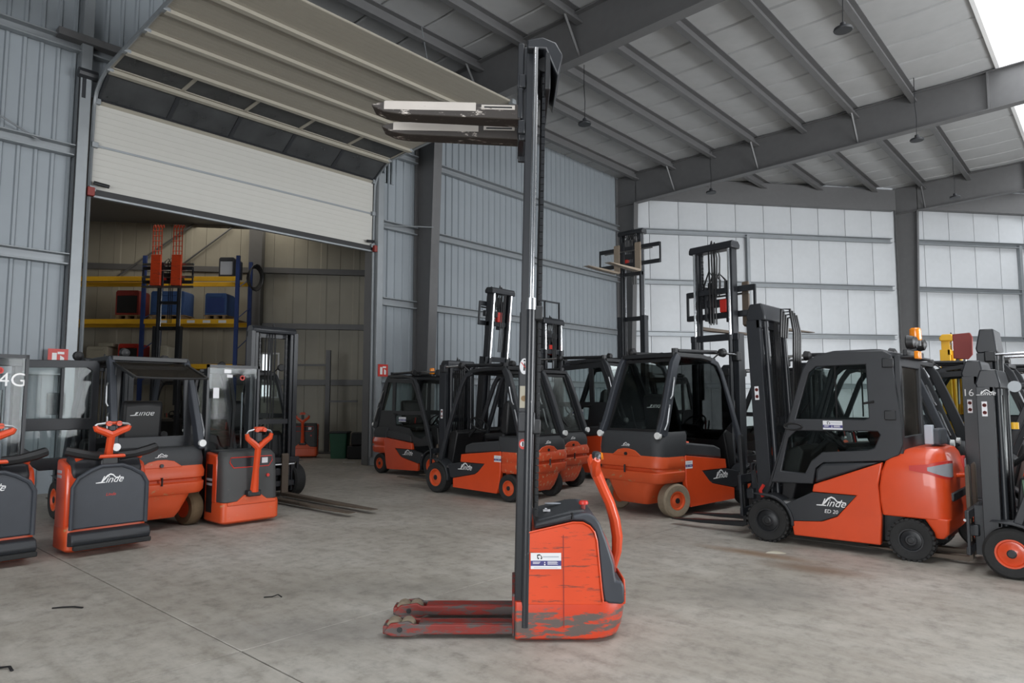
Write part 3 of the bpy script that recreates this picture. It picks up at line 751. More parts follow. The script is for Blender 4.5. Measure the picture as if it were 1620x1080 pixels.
def forklift(label, x, y, rz, style='old', scale=1.0, cab=False, front_rim='orange_muddy', rear_rim='orange_muddy', rear_tyre='rubber', front_tyre='rubber', cw_mat='orange_chipped', side_mat='orange',
             steer=0.0, mast_kw=None, beacon=False, tilt_cyl=True, stickers=1, rear_glass='window_glass', open_rear=False, group='forklift trucks', lean=(0, 0), shroud=1.0, work_lamps=True, tank=None, name='forklift', hide_seat=False, door_sticker=False, logo_big=False, mast_on=True, pillar='dark_grey', lugs=False, side_glass=None):
    t = empty(name, (x, y, 0), rz, scale); tag(t, label, 'forklift', group)
    P = OLD if style == 'old' else NEW
    # inner chassis
    if style == 'old':
        MB().prism([(-.12,.13),(-1.5,.13),(-1.62,.55),(-1.62,.86),(-.72,.78),(-.66,.52),(-.12,.50)], -.34, .34).build('chassis', 'dark', t, 0.01)
        MB().prism([(-.40,.14),(-1.46,.14),(-1.52,.72),(-.64,.66),(-.62,.50),(-.40,.46)], -.50, .50).build('frame_box', 'dark', t, 0.01)
    else:
        MB().prism([(-.05,.13),(-1.5,.13),(-1.5,.9),(-.55,.80),(-.48,.44),(-.05,.42)], -.34, .34).build('chassis', 'dark', t, 0.01)
        MB().prism([(-.25,.13),(-1.10,.13),(-1.12,.88),(-.52,.70),(-.46,.42),(-.25,.40)], -.50, .50).build('frame_box', 'dark', t, 0.01)
    plate_pair(t, 'side_panel', side_mat, P['orange'], .495, .565, 0.012)
    ins = plate_pair(t, 'side_insert', 'dark_grey', P['insert'], .50, .560, 0.006)
    MB().prism(P['hood'], -.535, .535).build('battery_cover', 'hood_grey' if style == 'old' else 'dark_grey', t, 0.025)
    for s in (1, -1):
        ox = -.74 if style == 'old' else -.66
        lw = .30 if style == 'old' else .27
        logo(ins[0 if s > 0 else 1], (ox, s*.5625, .475 if style == 'old' else .495), (-s, 0, 0), (0, 0, 1), lw)
        if logo_big: text_obj('lettering', 'ED 20', 0.055, 'white', ins[0 if s > 0 else 1], face_m((ox+.02, s*.5625, .405), (-s, 0, 0), (0, 0, 1)), 0.2, 0.0008)
    # counterweight
    def rings(levels):
        return [[(a, b, z) for a, b in rrect(xr, xf, -hw, hw, 0.03, 5, rr_)] for z, xr, xf, hw, rr_ in levels]
    if style == 'old':
        MB().loft(rings([(.15,-1.94,-1.40,.24,.07),(.22,-1.99,-1.40,.28,.08),(.32,-2.02,-1.40,.33,.10),(.40,-2.03,-1.38,.38,.12),(.46,-2.05,-1.36,.40,.13)])).build('lower_counterweight', cw_mat, t, 0.008)
        MB().loft(rings([(.44,-2.05,-1.54,.535,.16),(.48,-2.07,-1.54,.565,.17),(.575,-2.075,-1.54,.570,.17),(.585,-2.03,-1.54,.56,.16),(.62,-2.02,-1.54,.56,.16),(.635,-2.075,-1.54,.57,.17),(.71,-2.08,-1.54,.57,.17),(.79,-2.04,-1.54,.55,.16)])).build('counterweight', cw_mat, t, 0.006)
        MB().prism([(-.26,.77),(.26,.77),(.15,.85),(.05,.87),(-.05,.87),(-.15,.85)], -2.055, -2.00, 'x').build('counterweight_peak', cw_mat, t, 0.01)
        MB().cyl((-2.075, 0, .80), (-2.02, 0, .80), .022, 10).cyl((-2.09, 0, .56), (-2.09, 0, .66), .012, 8).build('tow_pin', 'dark', t)
        sh = MB().loft(rings([(.77,-2.04,-1.50,.555,.16),(.86,-2.05,-1.50,.56,.17),(.96*shroud,-2.03,-1.46,.545,.17),(1.01*shroud,-1.98,-1.44,.51,.16)])).build('rear_shroud', 'hood_grey', t, 0.008)
        logo(sh, (-2.056, 0, .915), (0, -1, 0), (0.05, 0, 1), .13)
    else:
        MB().loft(rings([(.24,-1.66,-1.585,.50,.03),(.30,-1.71,-1.58,.53,.03),(.44,-1.725,-1.50,.55,.03)])).build('lower_counterweight', cw_mat, t, 0.01)
        MB().box(-1.66, -1.15, -.28, .28, .2, .5).build('counterweight_keel', 'dark', t, 0.01)
        MB().loft(rings([(.425,-1.725,-1.135,.555,.14),(.56,-1.73,-1.12,.565,.15),(.70,-1.725,-1.115,.565,.15),(.86,-1.73,-1.14,.56,.16),(.97,-1.71,-1.18,.55,.17),(1.05,-1.69,-1.28,.50,.16),(1.10,-1.66,-1.36,.44,.15),(1.12,-1.60,-1.42,.36,.10)])).build('counterweight', cw_mat, t, 0.012)
        for s in (1, -1):
            def wrap(off, u0, u1, lo, hi):
                o_ = [(-1.40, .558+off), (-1.48, .558+off), (-1.56, .556+off)] + [(-1.565-(.16+off)*math.sin(q*PI/16), .396+(.16+off)*math.cos(q*PI/16)) for q in range(1, 9)] + [(-1.725-off, .35), (-1.725-off, .30)]
                n_ = len(o_); sel = [k_ for k_ in range(n_) if u0 <= k_/(n_-1) <= u1]; top_ = []; bot_ = []
                for k_ in sel:
                    f_ = (k_/(n_-1)-u0)/(u1-u0)
                    top_.append((o_[k_][0], s*o_[k_][1], .915+hi*math.sin(PI*(.10+.55*f_)))); bot_.append((o_[k_][0], s*o_[k_][1], .915-lo*math.sin(PI*(.06+.55*f_))))
                return top_ + bot_[::-1], len(sel)
            def lamp(nm, off, u0, u1, lo, hi, mt, par):
                r1, n_ = wrap(off-.03, u0, u1, lo, hi); r2, _ = wrap(off, u0, u1, lo, hi); m_ = MB(); q_ = 2*n_
                m_.v = r1 + r2
                m_.f = [(q_+i, q_+i+1, q_+q_-2-i, q_+q_-1-i) for i in range(n_-1)] + [(i, (i+1) % q_, q_+(i+1) % q_, q_+i) for i in range(q_)]
                return m_.build(nm, mt, par, smooth=True)
            lm = lamp('tail_lamp_surround', .010, 0.0, 1.0, .10, .085, 'red', t)
            lamp('tail_lamp_lens', .017, .16, .93, .075, .06, 'tail_lamp', lm)
        MB().tube([(-1.72, .10, .83), (-1.78, .05, .83), (-1.78, -.05, .83), (-1.72, -.10, .83)], 0.02, 8).build('tow_eye', 'orange', t)
        MB().box(-1.75, -1.70, -.4, .4, .60, .68).build('rear_slot', 'dark', t, 0.01)
    # wheels
    for s in (1, -1):
        wheel(t, P['fx'], s*.58, P['fr'], .20, P['fr']*.58, front_tyre, front_rim, 0, lugs)
        wheel(t, P['rx'], s*.575, P['rr'], .17, P['rr']*.56, rear_tyre, rear_rim, steer, lugs)
        # front fender
        fd = MB(); r0 = P['fr']+.035; pts = []
        A = [150-16*k for k in range(12)] if style == 'old' else [100-14*k for k in range(1)]
        ang = [math.radians(a) for a in (95, 110, 125, 140, 155, 170, 185)]
        outer = [(P['fx']+(r0+.03)*math.cos(a), P['fr']+(r0+.03)*math.sin(a)) for a in ang]; inner = [(P['fx']+r0*math.cos(a), P['fr']+r0*math.sin(a)) for a in reversed(ang)]
        outer = [(P['fx']+.18, P['fr']+r0+.02), (P['fx']+.18, P['fr']+r0+.0)][:1]+outer
        fd.prism(outer+inner, s*.36, s*.585).build('front_fender', 'dark_grey', t, 0.008)
        MB().box(-.62 if style == 'old' else -.47, -.26 if style == 'old' else -.12, s*.33, s*.555, .44, .475).build('step', 'steel', t, 0.006)
    # dash, column, wheel, seat
    MB().prism([(-.02,.45),(-.16,.45),(-.30,1.02),(-.24,1.08),(-.08,1.02)], -.33, .33).build('dashboard', 'black', t, 0.02)
    MB().cyl((-.26, .02, .95), (-.50, .02, 1.16), .03, 8).build('steering_column', 'black', t)
    sw = MB(); ring = []
    R_ = Matrix.Rotation(math.radians(-42), 3, 'Y')
    sw.tube([Vector((-.52, .02, 1.17))+R_ @ Vector((.17*math.cos(2*PI*k/20), .17*math.sin(2*PI*k/20), 0)) for k in range(21)], .014, 6); sw.obox((-.52, .02, 1.17), (.32, .04, .015), R_)
    sw.build('steering_wheel', 'black', t, smooth=True)
    sx = 0.0 if style == 'old' else .12
    MB().prism([(-.86+sx,.92),(-.84+sx,1.03),(-1.30+sx,1.06),(-1.34+sx,.95)], -.25, .25).build('seat', 'black', t, 0.04)
    sb = MB().prism([(-1.26+sx,1.02),(-1.20+sx,1.10),(-1.30+sx,1.55),(-1.37+sx,1.60),(-1.43+sx,1.55),(-1.38+sx,1.02)], -.24, .24).build('seat_backrest', 'black', t, 0.04)
    if side_glass:
        for s in (1, -1): MB().plate([(-.70,.95),(-.30,1.22),(-.45,1.58),(-.60,1.92),(-.70,2.02),(-1.50,2.07),(-1.66,1.72),(-1.84,1.20),(-1.86,1.05)], [], s*.483, s*.488).build('side_pane', side_glass, t)
    logo(sb, (-1.42+sx, 0, 1.43), (0, -1, 0), (0.1, 0, 1), .26)
    MB().tube([(-.95+sx, -.33, 1.12), (-1.25+sx, -.33, 1.14)], .045, 8).build('armrest', 'black', t)
    for k in range(3): MB().tube([(-.78+sx, -.40+.05*k, 1.10), (-.76+sx, -.40+.05*k, 1.22)], .012, 6).build('control_lever', 'red' if k == 1 else 'black', t)
    # overhead guard and cab
    if style == 'old':
        for s in (1, -1):
            a = MB(); bar(a, [(-.06, s*.50, .56), (-.24, s*.50, 1.08), (-.42, s*.49, 1.52), (-.57, s*.475, 1.88), (-.66, s*.465, 2.01), (-.80, s*.46, 2.06)], .06, [.085,.075,.07,.07,.075,.08]); a.build('front_pillar', pillar, t, 0.01)
            c = MB(); bar(c, [(-1.95, s*.50, .96*shroud), (-1.86, s*.495, 1.25), (-1.72, s*.475, 1.66), (-1.60, s*.455, 1.98), (-1.52, s*.45, 2.10)], .075, [.17,.14,.13,.12,.10]); co = c.build('rear_pillar', pillar, t, 0.012)
            MB().tube([(-1.93, s*.548, 1.12), (-1.90, s*.565, 1.20), (-1.83, s*.548, 1.40), (-1.80, s*.53, 1.44)], .013, 6).build('grab_handle', 'steel', co)
            MB().tube([(-1.78, s*.53, 1.52), (-1.76, s*.545, 1.56), (-1.69, s*.525, 1.76), (-1.67, s*.51, 1.80)], .013, 6).build('grab_handle', 'steel', co)
            MB().cyl((-1.99, s*.50, 1.05), (-2.035, s*.50, 1.05), .045, 12).build('rear_lamp', 'lamp_lens', co)
        rf = MB(); 
        for s in (1, -1): bar(rf, [(-.70, s*.45, 2.055), (-1.0, s*.45, 2.10), (-1.56, s*.44, 2.11)], .08, .06)
        rf.box(-1.60, -1.50, -.45, .45, 2.08, 2.14); rf.box(-.76, -.66, -.45, .45, 2.02, 2.08)
        for k in range(5): rf.box(-.86-.14*k, -.83-.14*k, -.44, .44, 2.065, 2.105)
        ro = rf.build('roof_guard', 'dark', t, 0.008)
        MB().box(-1.52, -.74, -.44, .44, 2.108, 2.118).build('roof_sheet', 'dark', t)
        if rear_glass:
            g = MB(); 
            if open_rear:
                g.loft([[(-1.55, .44, 2.06), (-1.56, -.44, 2.06), (-1.56, -.44, 2.066), (-1.55, .44, 2.066)], [(-2.26, .42, 1.86), (-2.26, -.42, 1.86), (-2.26, -.42, 1.866), (-2.26, .42, 1.866)]])
                gf = MB()
                for s in (1, -1): bar(gf, [(-1.56, s*.44, 2.06), (-2.27, s*.42, 1.86)], .03, .03)
                gf.tube([(-2.27, .42, 1.86), (-2.29, .2, 1.852), (-2.29, -.2, 1.852), (-2.27, -.42, 1.86)], .014, 6); fo = gf.build('rear_window_frame', 'black', t)
                g.build('pane', rear_glass, fo)
                w = MB(); w.plate([(-.50, 1.0), (.50, 1.0), (.44, 2.02), (-.44, 2.02)], [[(-.40, 1.14), (.40, 1.14), (.37, 1.94), (-.37, 1.94)]], -1.70, -1.66, 'x').build('rear_window_surround', 'dark_grey', t, 0.01)
            else:
                fr_ = MB()
                for s in (1, -1): bar(fr_, [(-1.93, s*.42, 1.0*shroud), (-1.56, s*.38, 2.04)], .035, .035)
                fr_.box(-1.95, -1.90, -.43, .43, .99*shroud, 1.04*shroud); fr_.box(-1.58, -1.54, -.39, .39, 2.02, 2.06)
                fo = fr_.build('rear_window_frame', 'black', t)
                g.loft([[(-1.93, .41, 1.02*shroud), (-1.93, -.41, 1.02*shroud), (-1.925, -.41, 1.02*shroud), (-1.925, .41, 1.02*shroud)], [(-1.565, .38, 2.03), (-1.565, -.38, 2.03), (-1.56, -.38, 2.03), (-1.56, .38, 2.03)]]).build('pane', rear_glass, fo)
                MB().tube([(-1.80, .12, 1.42), (-1.86, .02, 1.22), (-1.90, -.06, 1.12)], .008, 5).build('wiper', 'black', fo)
        if cab:
            out = [(-.10,.66),(-.28,1.10),(-.45,1.52),(-.60,1.88),(-.70,2.02),(-1.54,2.08),(-1.66,1.80),(-1.92,1.06),(-1.93,.98),(-.72,.86),(-.60,.62)]
            h1 = [(-.42,1.36),(-.58,1.74),(-.70,1.94),(-1.24,1.97),(-1.26,1.36)]
            h2 = [(-.24,.86),(-.36,1.20),(-.42,1.28),(-1.25,1.26),(-1.22,1.05),(-.76,1.0),(-.62,.84),(-.40,.78)]
            h3 = [(-1.36,1.36),(-1.34,1.97),(-1.50,1.98),(-1.58,1.76),(-1.72,1.36)]
            for s in (1, -1):
                d = MB().plate(out, [h1, h2, h3], s*.485, s*.515).build('cab_door', 'dark', t, 0.005)
                for h in (h1, h2, h3): MB().plate(h, [], s*.497, s*.502).build('pane', 'window_glass', d)
                MB().tube([(-1.18, s*.53, 1.28), (-1.30, s*.53, 1.30)], .014, 6).build('door_handle', 'black', d)
                if door_sticker: sticker(d, (-1.0, s*.517, 1.18), (-s, 0, 0), (0, 0, 1), .24, .10)
    else:
        out = [(.06,.52),(-.13,1.10),(-.27,1.58),(-.38,1.93),(-.44,2.03),(-.55,2.09),(-.73,2.12),(-1.20,2.11),(-1.28,2.06),(-1.30,1.80),(-1.34,1.43),(-1.35,1.15),(-1.31,1.04),(-1.18,.97),(-.56,.915),(-.49,.86),(-.45,.68),(.0,.66)]
        h1 = [(-.29,1.385),(-.45,1.90),(-.53,1.965),(-1.03,1.97),(-1.04,1.41),(-1.0,1.39)]
        h2 = [(-.11,.80),(-.20,1.17),(-.29,1.255),(-1.12,1.27),(-1.14,1.24),(-1.08,1.10),(-1.0,1.07),(-.56,1.03),(-.44,.93),(-.37,.79)]
        for s in (1, -1):
            d = MB().plate(out, [h1, h2], s*.47, s*.525).build('cab_door', 'dark_grey', t, 0.010)
            for h in (h1, h2): MB().plate(h, [], s*.495, s*.500).build('pane', 'window_glass', d)
            MB().tube([(-.72, s*.505, 1.40), (-.72, s*.505, 1.97)], .009, 5).build('sash', 'black', d)
            gr = MB(); gr.tube([(-.20+.10*math.cos(2*PI*k/14)-.06, s*.53, 1.30+.035*math.sin(2*PI*k/14)) for k in range(15)], .012, 6); gr.build('door_grip', 'black', d)
            MB().tube([(-1.00, s*.535, 1.56), (-1.10, s*.535, 1.58)], .014, 6).build('door_handle', 'black', d)
            for zz in (1.98, 1.44): MB().box(-1.30, -1.19, s*.525, s*.545, zz-.05, zz+.05).build('hinge', 'dark', d, 0.01)
            if door_sticker: sticker(d, (-.68, s*.5255, 1.325), (-s, 0, 0), (0, 0, 1), .20, .095, True)
        rf = MB().loft([[(a, b, z) for a, b in rrect(x0, x1, -hw, hw, .08)] for z, x0, x1, hw in ((2.04, -1.30, -.42, .50), (2.10, -1.27, -.52, .49), (2.135, -1.15, -.66, .44))]).build('roof', 'dark_grey', t, 0.01)
        rfb = MB().plate([(-.50, 1.0), (.50, 1.0), (.48, 2.06), (-.48, 2.06)], [[(-.42, 1.22), (.42, 1.22), (.40, 1.94), (-.40, 1.94)]], -1.345, -1.29, 'x').build('rear_cab_frame', 'dark_grey', t, 0.01)
        MB().box(-1.315, -1.31, -.42, .42, 1.22, 1.94).build('pane', 'dirty_glass', rfb)
        ws = MB(); 
        ws.box(-.53, -.46, -.46, .46, 2.02, 2.08)
        for s in (1, -1): bar(ws, [(.04, s*.46, .60), (-.13, s*.46, 1.10), (-.40, s*.46, 1.95), (-.50, s*.46, 2.06)], .05, .06)
        wso = ws.build('windscreen_frame', 'dark_grey', t, 0.01)
        MB().loft([[(-.12, .45, 1.10), (-.12, -.45, 1.10), (-.115, -.45, 1.10), (-.115, .45, 1.10)], [(-.40, .45, 1.96), (-.40, -.45, 1.96), (-.395, -.45, 1.96), (-.395, .45, 1.96)]]).build('pane', 'window_glass', wso)
        MB().tube([(-.30, .1, 1.56), (-.21, .3, 1.36), (-.16, .42, 1.22)], .010, 5).build('wiper', 'black', wso)
        # lamp bar behind the roof
        lb = MB().box(-1.46, -1.30, -.42, .42, 2.03, 2.055).box(-1.40, -1.36, -.40, .40, 2.055, 2.12).build('lamp_bar', 'dark', t, 0.008)
        for yy_ in (.36, .27): MB().box(-1.50, -1.46, yy_-.035, yy_+.035, 2.02, 2.10).build('indicator', 'amber', lb, 0.008)
        for yy_ in (.20, -.2, .32): MB().lathe([(.02, -.05), (.06, -.03), (.075, .03), (.065, .04)], (-1.42, yy_, 2.20), 'x', 14).build('work_lamp', 'black', lb, smooth=True)
        MB().box(-1.62, -1.52, -.18, .18, 1.13, 1.30).build('charger_box', 'slate', t, 0.02)
        MB().box(-1.56, -1.48, .14, .22, 1.14, 1.34).build('label_bottle', 'label_grey', t, 0.01)
    if beacon:
        bx, bz = (-.98, 2.14) if style == 'old' else (-1.42, 2.20)
        by = .30 if style == 'old' else .08
        bb = MB().cyl((bx, by, bz-.03), (bx, by, bz+.03), .05, 12).build('beacon_base', 'dark', t)
        MB().lathe([(.001, .03), (.055, .03), (.06, .05), (.055, .15), (.04, .165), (.001, .165)], (bx, by, bz), 'z', 16).build('beacon_dome', 'amber', bb, smooth=True)
    if work_lamps and style == 'old':
        for s in (1, -1):
            MB().tube([(-.74, s*.47, 2.08), (-.66, s*.52, 2.16)], .012, 5).lathe([(.02, -.05), (.055, -.03), (.065, .03), (.055, .04)], (-.62, s*.54, 2.17), 'x', 12).build('work_lamp', 'black', t, smooth=True)
        MB().lathe([(.02, -.05), (.05, -.03), (.06, .03), (.05, .04)], (-1.56, .30, 2.18), 'x', 12).build('work_lamp', 'black', t, smooth=True)
    if stickers and style == 'old':
        for s in (1, -1): sticker(t, (-1.47, s*.567, .66), (-s, 0, 0), (0, 0, 1), .15, .10)
    if mast_on:
        kw = dict(x=0.06 if style == 'old' else 0.10); kw.update(mast_kw or {})
        mo, co = mast(t, **kw)
        if tilt_cyl:
            for s in (1, -1):
                tc = MB(); tc.cyl((-1.45, s*.40, 2.165), (-.55, s*.40, 2.185), .03, 10); tc.cyl((-1.50, s*.40, 2.12), (-1.50, s*.40, 2.20), .045, 8)
                tco = tc.build('tilt_cylinder', 'dark', t, smooth=True)
                MB().cyl((-.55, s*.40, 2.185), (.02, s*.40, 2.17), .018, 10).build('piston_rod', 'chrome', tco, smooth=True)
                MB().box(-.06, .06, s*.34, s*.43, 2.08, 2.22).build('mast_clevis', 'dark', tco, 0.015)
    return t

# ------------------------------------------------------------------ pedestrian trucks (local +x = operator side)
def tiller(t, base, lean=0.16, h=0.85, mat='orange', low=True):
    """orange tiller arm with looped head"""
    bx, bz = base
    a = MB(); a.tube([(bx, 0, bz), (bx+lean*0.3, 0, bz+h*0.35), (bx+lean*0.8, 0, bz+h*0.72)], [.055, .04, .042], 8)
    ao = a.build('tiller_arm', mat, t, smooth=True)
    k = MB()
    for s in (-1, 1):
        k.tube([(bx+lean*0.78, 0, bz+h*0.70), (bx+lean*0.85, s*.07, bz+h*0.78), (bx+lean*0.95, s*.155, bz+h*0.86), (bx+lean, s*.17, bz+h*0.93)], [.042, .04, .034, .025], 8)
    k.build('handle_fork', mat, ao, smooth=True)
    g = MB()
    for s in (-1, 1): g.tube([(bx+lean, s*.17, bz+h*0.93), (bx+lean, s*.15, bz+h*0.97), (bx+lean, s*.05, bz+h*1.0)], .014, 6)
    g.build('grip_bow', 'steel', ao, smooth=True)
    MB().box(bx+lean-.04, bx+lean+.03, -.07, .07, bz+h*0.96, bz+h*1.04).build('control_head', mat, ao, 0.02)
    for s in (-1, 1): MB().cyl((bx+lean+.02, s*.05, bz+h*0.99), (bx+lean+.05, s*.05, bz+h*0.99), .028, 10).build('thumb_rocker', 'orange_worn', ao)
    MB().box(bx+lean-.02, bx+lean+.01, -.035, .035, bz+h*0.80, bz+h*0.95).build('key_panel', 'dark_grey', ao, 0.01)
    return ao
def walkie(label, x, y, rz, kind='stacker', shield=True, number=None, w=.39, dep=.52, h=.93, group='pedestrian trucks', legs=True, name='pallet_stacker'):
    t = empty(name, (x, y, 0), rz); tag(t, label, 'pallet truck' if kind != 'stacker' else 'stacker', group)
    def ring(z, x0, x1, hw, r): return [(a, b, z) for a, b in rrect(x0, x1, -hw, hw, r, 5, 0.02)]
    MB().loft([ring(.035, -dep, -.03, w-.03, .06), ring(.06, -dep, 0, w, .07), ring(.26, -dep, 0.0, w, .07), ring(.30, -dep, -.012, w-.005, .07)]).build('skirt', 'orange_muddy', t, 0.006)
    if kind == 'stacker':
        MB().loft([ring(.30, -.26, -.015, w-.012, .09), ring(.6, -.26, -.03, w-.014, .09), ring(h-.06, -.26, -.06, w-.018, .09), ring(h, -.26, -.11, w-.05, .09)]).build('front_cover', 'dusty_plastic', t, 0.01)
        MB().prism([(-w+.06, .26), (w-.06, .26), (w-.06, .30), (.20, .31), (.11, .38), (-.11, .38), (-.20, .31), (-w+.06, .30)], -.03, .012, 'x').build('skirt_crest', 'orange_muddy', t, 0.01)
        for s in (-1, 1):
            sp = MB().prism([(-dep, .28), (-.20, .28), (-.205, h-.10), (-.23, h-.04), (-dep, h-.01)], s*(w-.12), s*w).build('side_panel', 'orange', t, 0.02)
            MB().box(-dep+.06, -.30, s*(w-.005), s*(w+.004), .16, h-.16).build('vent_strip', 'dark', sp)
            for zz in (.50, .56): MB().box(-dep+.06, -.30, s*(w+.002), s*(w+.006), zz, zz+.03).build('grey_stripe', 'label_grey', sp)
        MB().box(-dep, -.2, -w+.05, w-.05, h-.03, h+.01).build('top_cover', 'dark_grey', t, 0.02)
        rec = MB().prism([(-.24, h-.20), (.24, h-.20), (.29, h-.13), (.28, h-.07), (-.28, h-.07), (-.29, h-.13)], -.055, -.045, 'x').build('storage_tray', 'dark_grey', t)
        rm = MB(); rm.tube([(-.045, a, b) for a, b in [(-.24, h-.20), (.24, h-.20), (.29, h-.13), (.28, h-.07), (-.28, h-.07), (-.29, h-.13), (-.24, h-.20)]], .007, 6); rm.build('tray_rim', 'red', rec)
        MB().box(-.046, -.036, .14, .22, h-.16, h-.09).build('paper', 'label_white', rec)
        MB().cyl((-.04, .22, h-.32), (-.012, .22, h-.32), .022, 10).build('stop_button', 'red', t)
        tiller(t, (.045, .42), .09, .80)
        MB().box(-.04, .07, -.09, .09, .36, .44).build('tiller_foot', 'dark', t, 0.015)
    else:
        MB().prism([(-dep, .25), (-.06, .25), (-.07, .80), (-.12, h-.07), (-dep, h)], -w, w).build('body', 'orange', t, 0.03)
        MB().prism([(-.30, h-.15), (-.07, h-.22), (-.05, h-.12), (-.14, h), (-.30, h+.03)], -w+.05, w-.05).build('console', 'dark_grey', t, 0.03)
        cr = MB(); cr.tube([(-.06, -w+.07, h-.01), (-.03, -w+.16, h+.03), (.02, -.12, h+.02), (.02, .12, h+.02), (-.03, w-.16, h+.03), (-.06, w-.07, h-.01)], .020, 8); cr.build('console_rim', 'orange', t, smooth=True)
        # folded platform with arched frame
        pw = w-.03
        arch = [(-pw, .27), (pw, .27), (pw, .70), (pw-.05, .79), (pw-.16, .86), (.10, .90), (-.10, .90), (-pw+.16, .86), (-pw+.05, .79), (-pw, .70)]
        pl = MB().prism(arch, -.02, .035, 'x').build('folding_platform', 'slate', t, 0.015)
        rim = MB(); rim.tube([(.04, a, b) for a, b in arch[1:]+[arch[0]]], .022, 8); rim.build('platform_rim', 'slate', pl, smooth=True)
        logo(pl, (.037, 0, .755), (0, 1, 0), (0, 0, 1), .24)
        text_obj('lettering', 'Linde', .045, 'red', pl, face_m((.037, .0, .60), (0, 1, 0), (0, 0, 1)), .3)
        MB().prism([(.0, .10), (.13, .12), (.15, .17), (.12, .235), (.0, .25)], -pw-.02, pw+.02).build('step_bumper', 'dark_grey', t, 0.015)
        MB().box(.10, .17, -pw, pw+.02, .075, .125).build('step_tread', 'rubber', t, 0.012)
        tiller(t, (-.10, .93), .10, .42)
        MB().box(-.12, -.02, -.09, .09, .80, 1.0).build('tiller_column', 'dark', t, 0.02)
        for s in (-1, 1):
            MB().tube([(-.04, s*.10, h+.02), (.05, s*.22, h+.04), (.06, s*.34, h+.07), (.03, s*.44, h+.10)], [.05, .045, .05, .045], 8).build('support_arm', 'black', t, smooth=True)
        for zz in (.83, .78): MB().box(-.35, -.22, -w-.004, -w+.002, zz, zz+.03).build('grey_stripe', 'label_grey', t)
        MB().cyl((-.30, -.26, h+.02), (-.30, -.26, h+.08), .035, 10).build('stop_button', 'red', t)
    if shield:
        sh = MB().box(-dep-.10, -dep-.092, -w+.04, w-.04, h-.02, 2.04).build('clear_shield', 'clear_shield', t)
        MB().box(-dep-.115, -dep-.08, -w+.02, -w+.05, .6, 2.07).box(-dep-.115, -dep-.08, w-.05, w-.02, .6, 2.07).box(-dep-.115, -dep-.08, -w+.02, w-.02, 2.03, 2.07).build('shield_frame', 'mast_grey', sh)
        MB().box(-dep-.09, -dep-.088, -.28, -.20, 1.62, 1.76).build('sticker', 'label_white', sh)
        MB().box(-dep-.09, -dep-.088, -.14, -.04, 1.96, 2.01).box(-dep-.09, -dep-.088, -.10, -.02, 1.90, 1.94).build('sticker', 'label_white', sh)
        MB().lathe([(.035, 0), (.035, .003), (.022, .003), (.022, 0)], (-dep-.09, .12, 1.90), 'x', 14).build('prohibition_mark', 'red', sh)
        if number: text_obj('lettering', number, .20, 'white', sh, face_m((-dep-.088, .235, 1.80), (0, 1, 0), (0, 0, 1)))
        MB().cyl((-dep-.16, .16, .9), (-dep-.16, .16, 1.7), .014, 8).build('piston_rod', 'chrome', t)
        mb = MB()
        for s in (-1, 1): mb.box(-dep-.28, -dep-.16, s*.30-.035, s*.30+.035, .05, 2.02)
        mb.box(-dep-.20, -dep-.14, -.33, .33, 1.95, 2.03); mb.box(-dep-.20, -dep-.16, -.33, .33, .2, .3); mb.build('mast', 'mast_grey', t, 0.008)
        hs = MB(); hs.tube([(-dep-.15, -.02, 1.9), (-dep-.12, .03, 1.5), (-dep-.13, .02, 1.15), (-dep-.12, .0, .95)], .03, 8); hs.build('hose', 'hose_black', t, smooth=True)
    if legs:
        for s in (-1, 1):
            MB().box(-dep-1.2, -dep+.05, s*.19-.075, s*.19+.075, .03, .09).build('support_leg', 'red_leg', t, 0.01)
            MB().box(-dep-1.35, -dep-.2, s*.19-.07, s*.19+.07, .10, .14).build('fork', 'fork_rust', t, 0.01)
    return t
walkie('grey-fronted stacker with orange tiller and clear shield bearing white papers', 5.36, -5.70, 0.0)
walkie('platform pallet truck with arched dark step, orange console and red stop button', 5.72, -7.50, 0.02, kind='platform', shield=False, legs=False, h=.98, dep=.40, name='platform_truck')
walkie('platform stacker with clear mast shield numbered 4 at the row end', 5.70, -8.54, 0.02, kind='platform', shield=True, number='4G', legs=False, h=.98, dep=.36, name='platform_stacker')

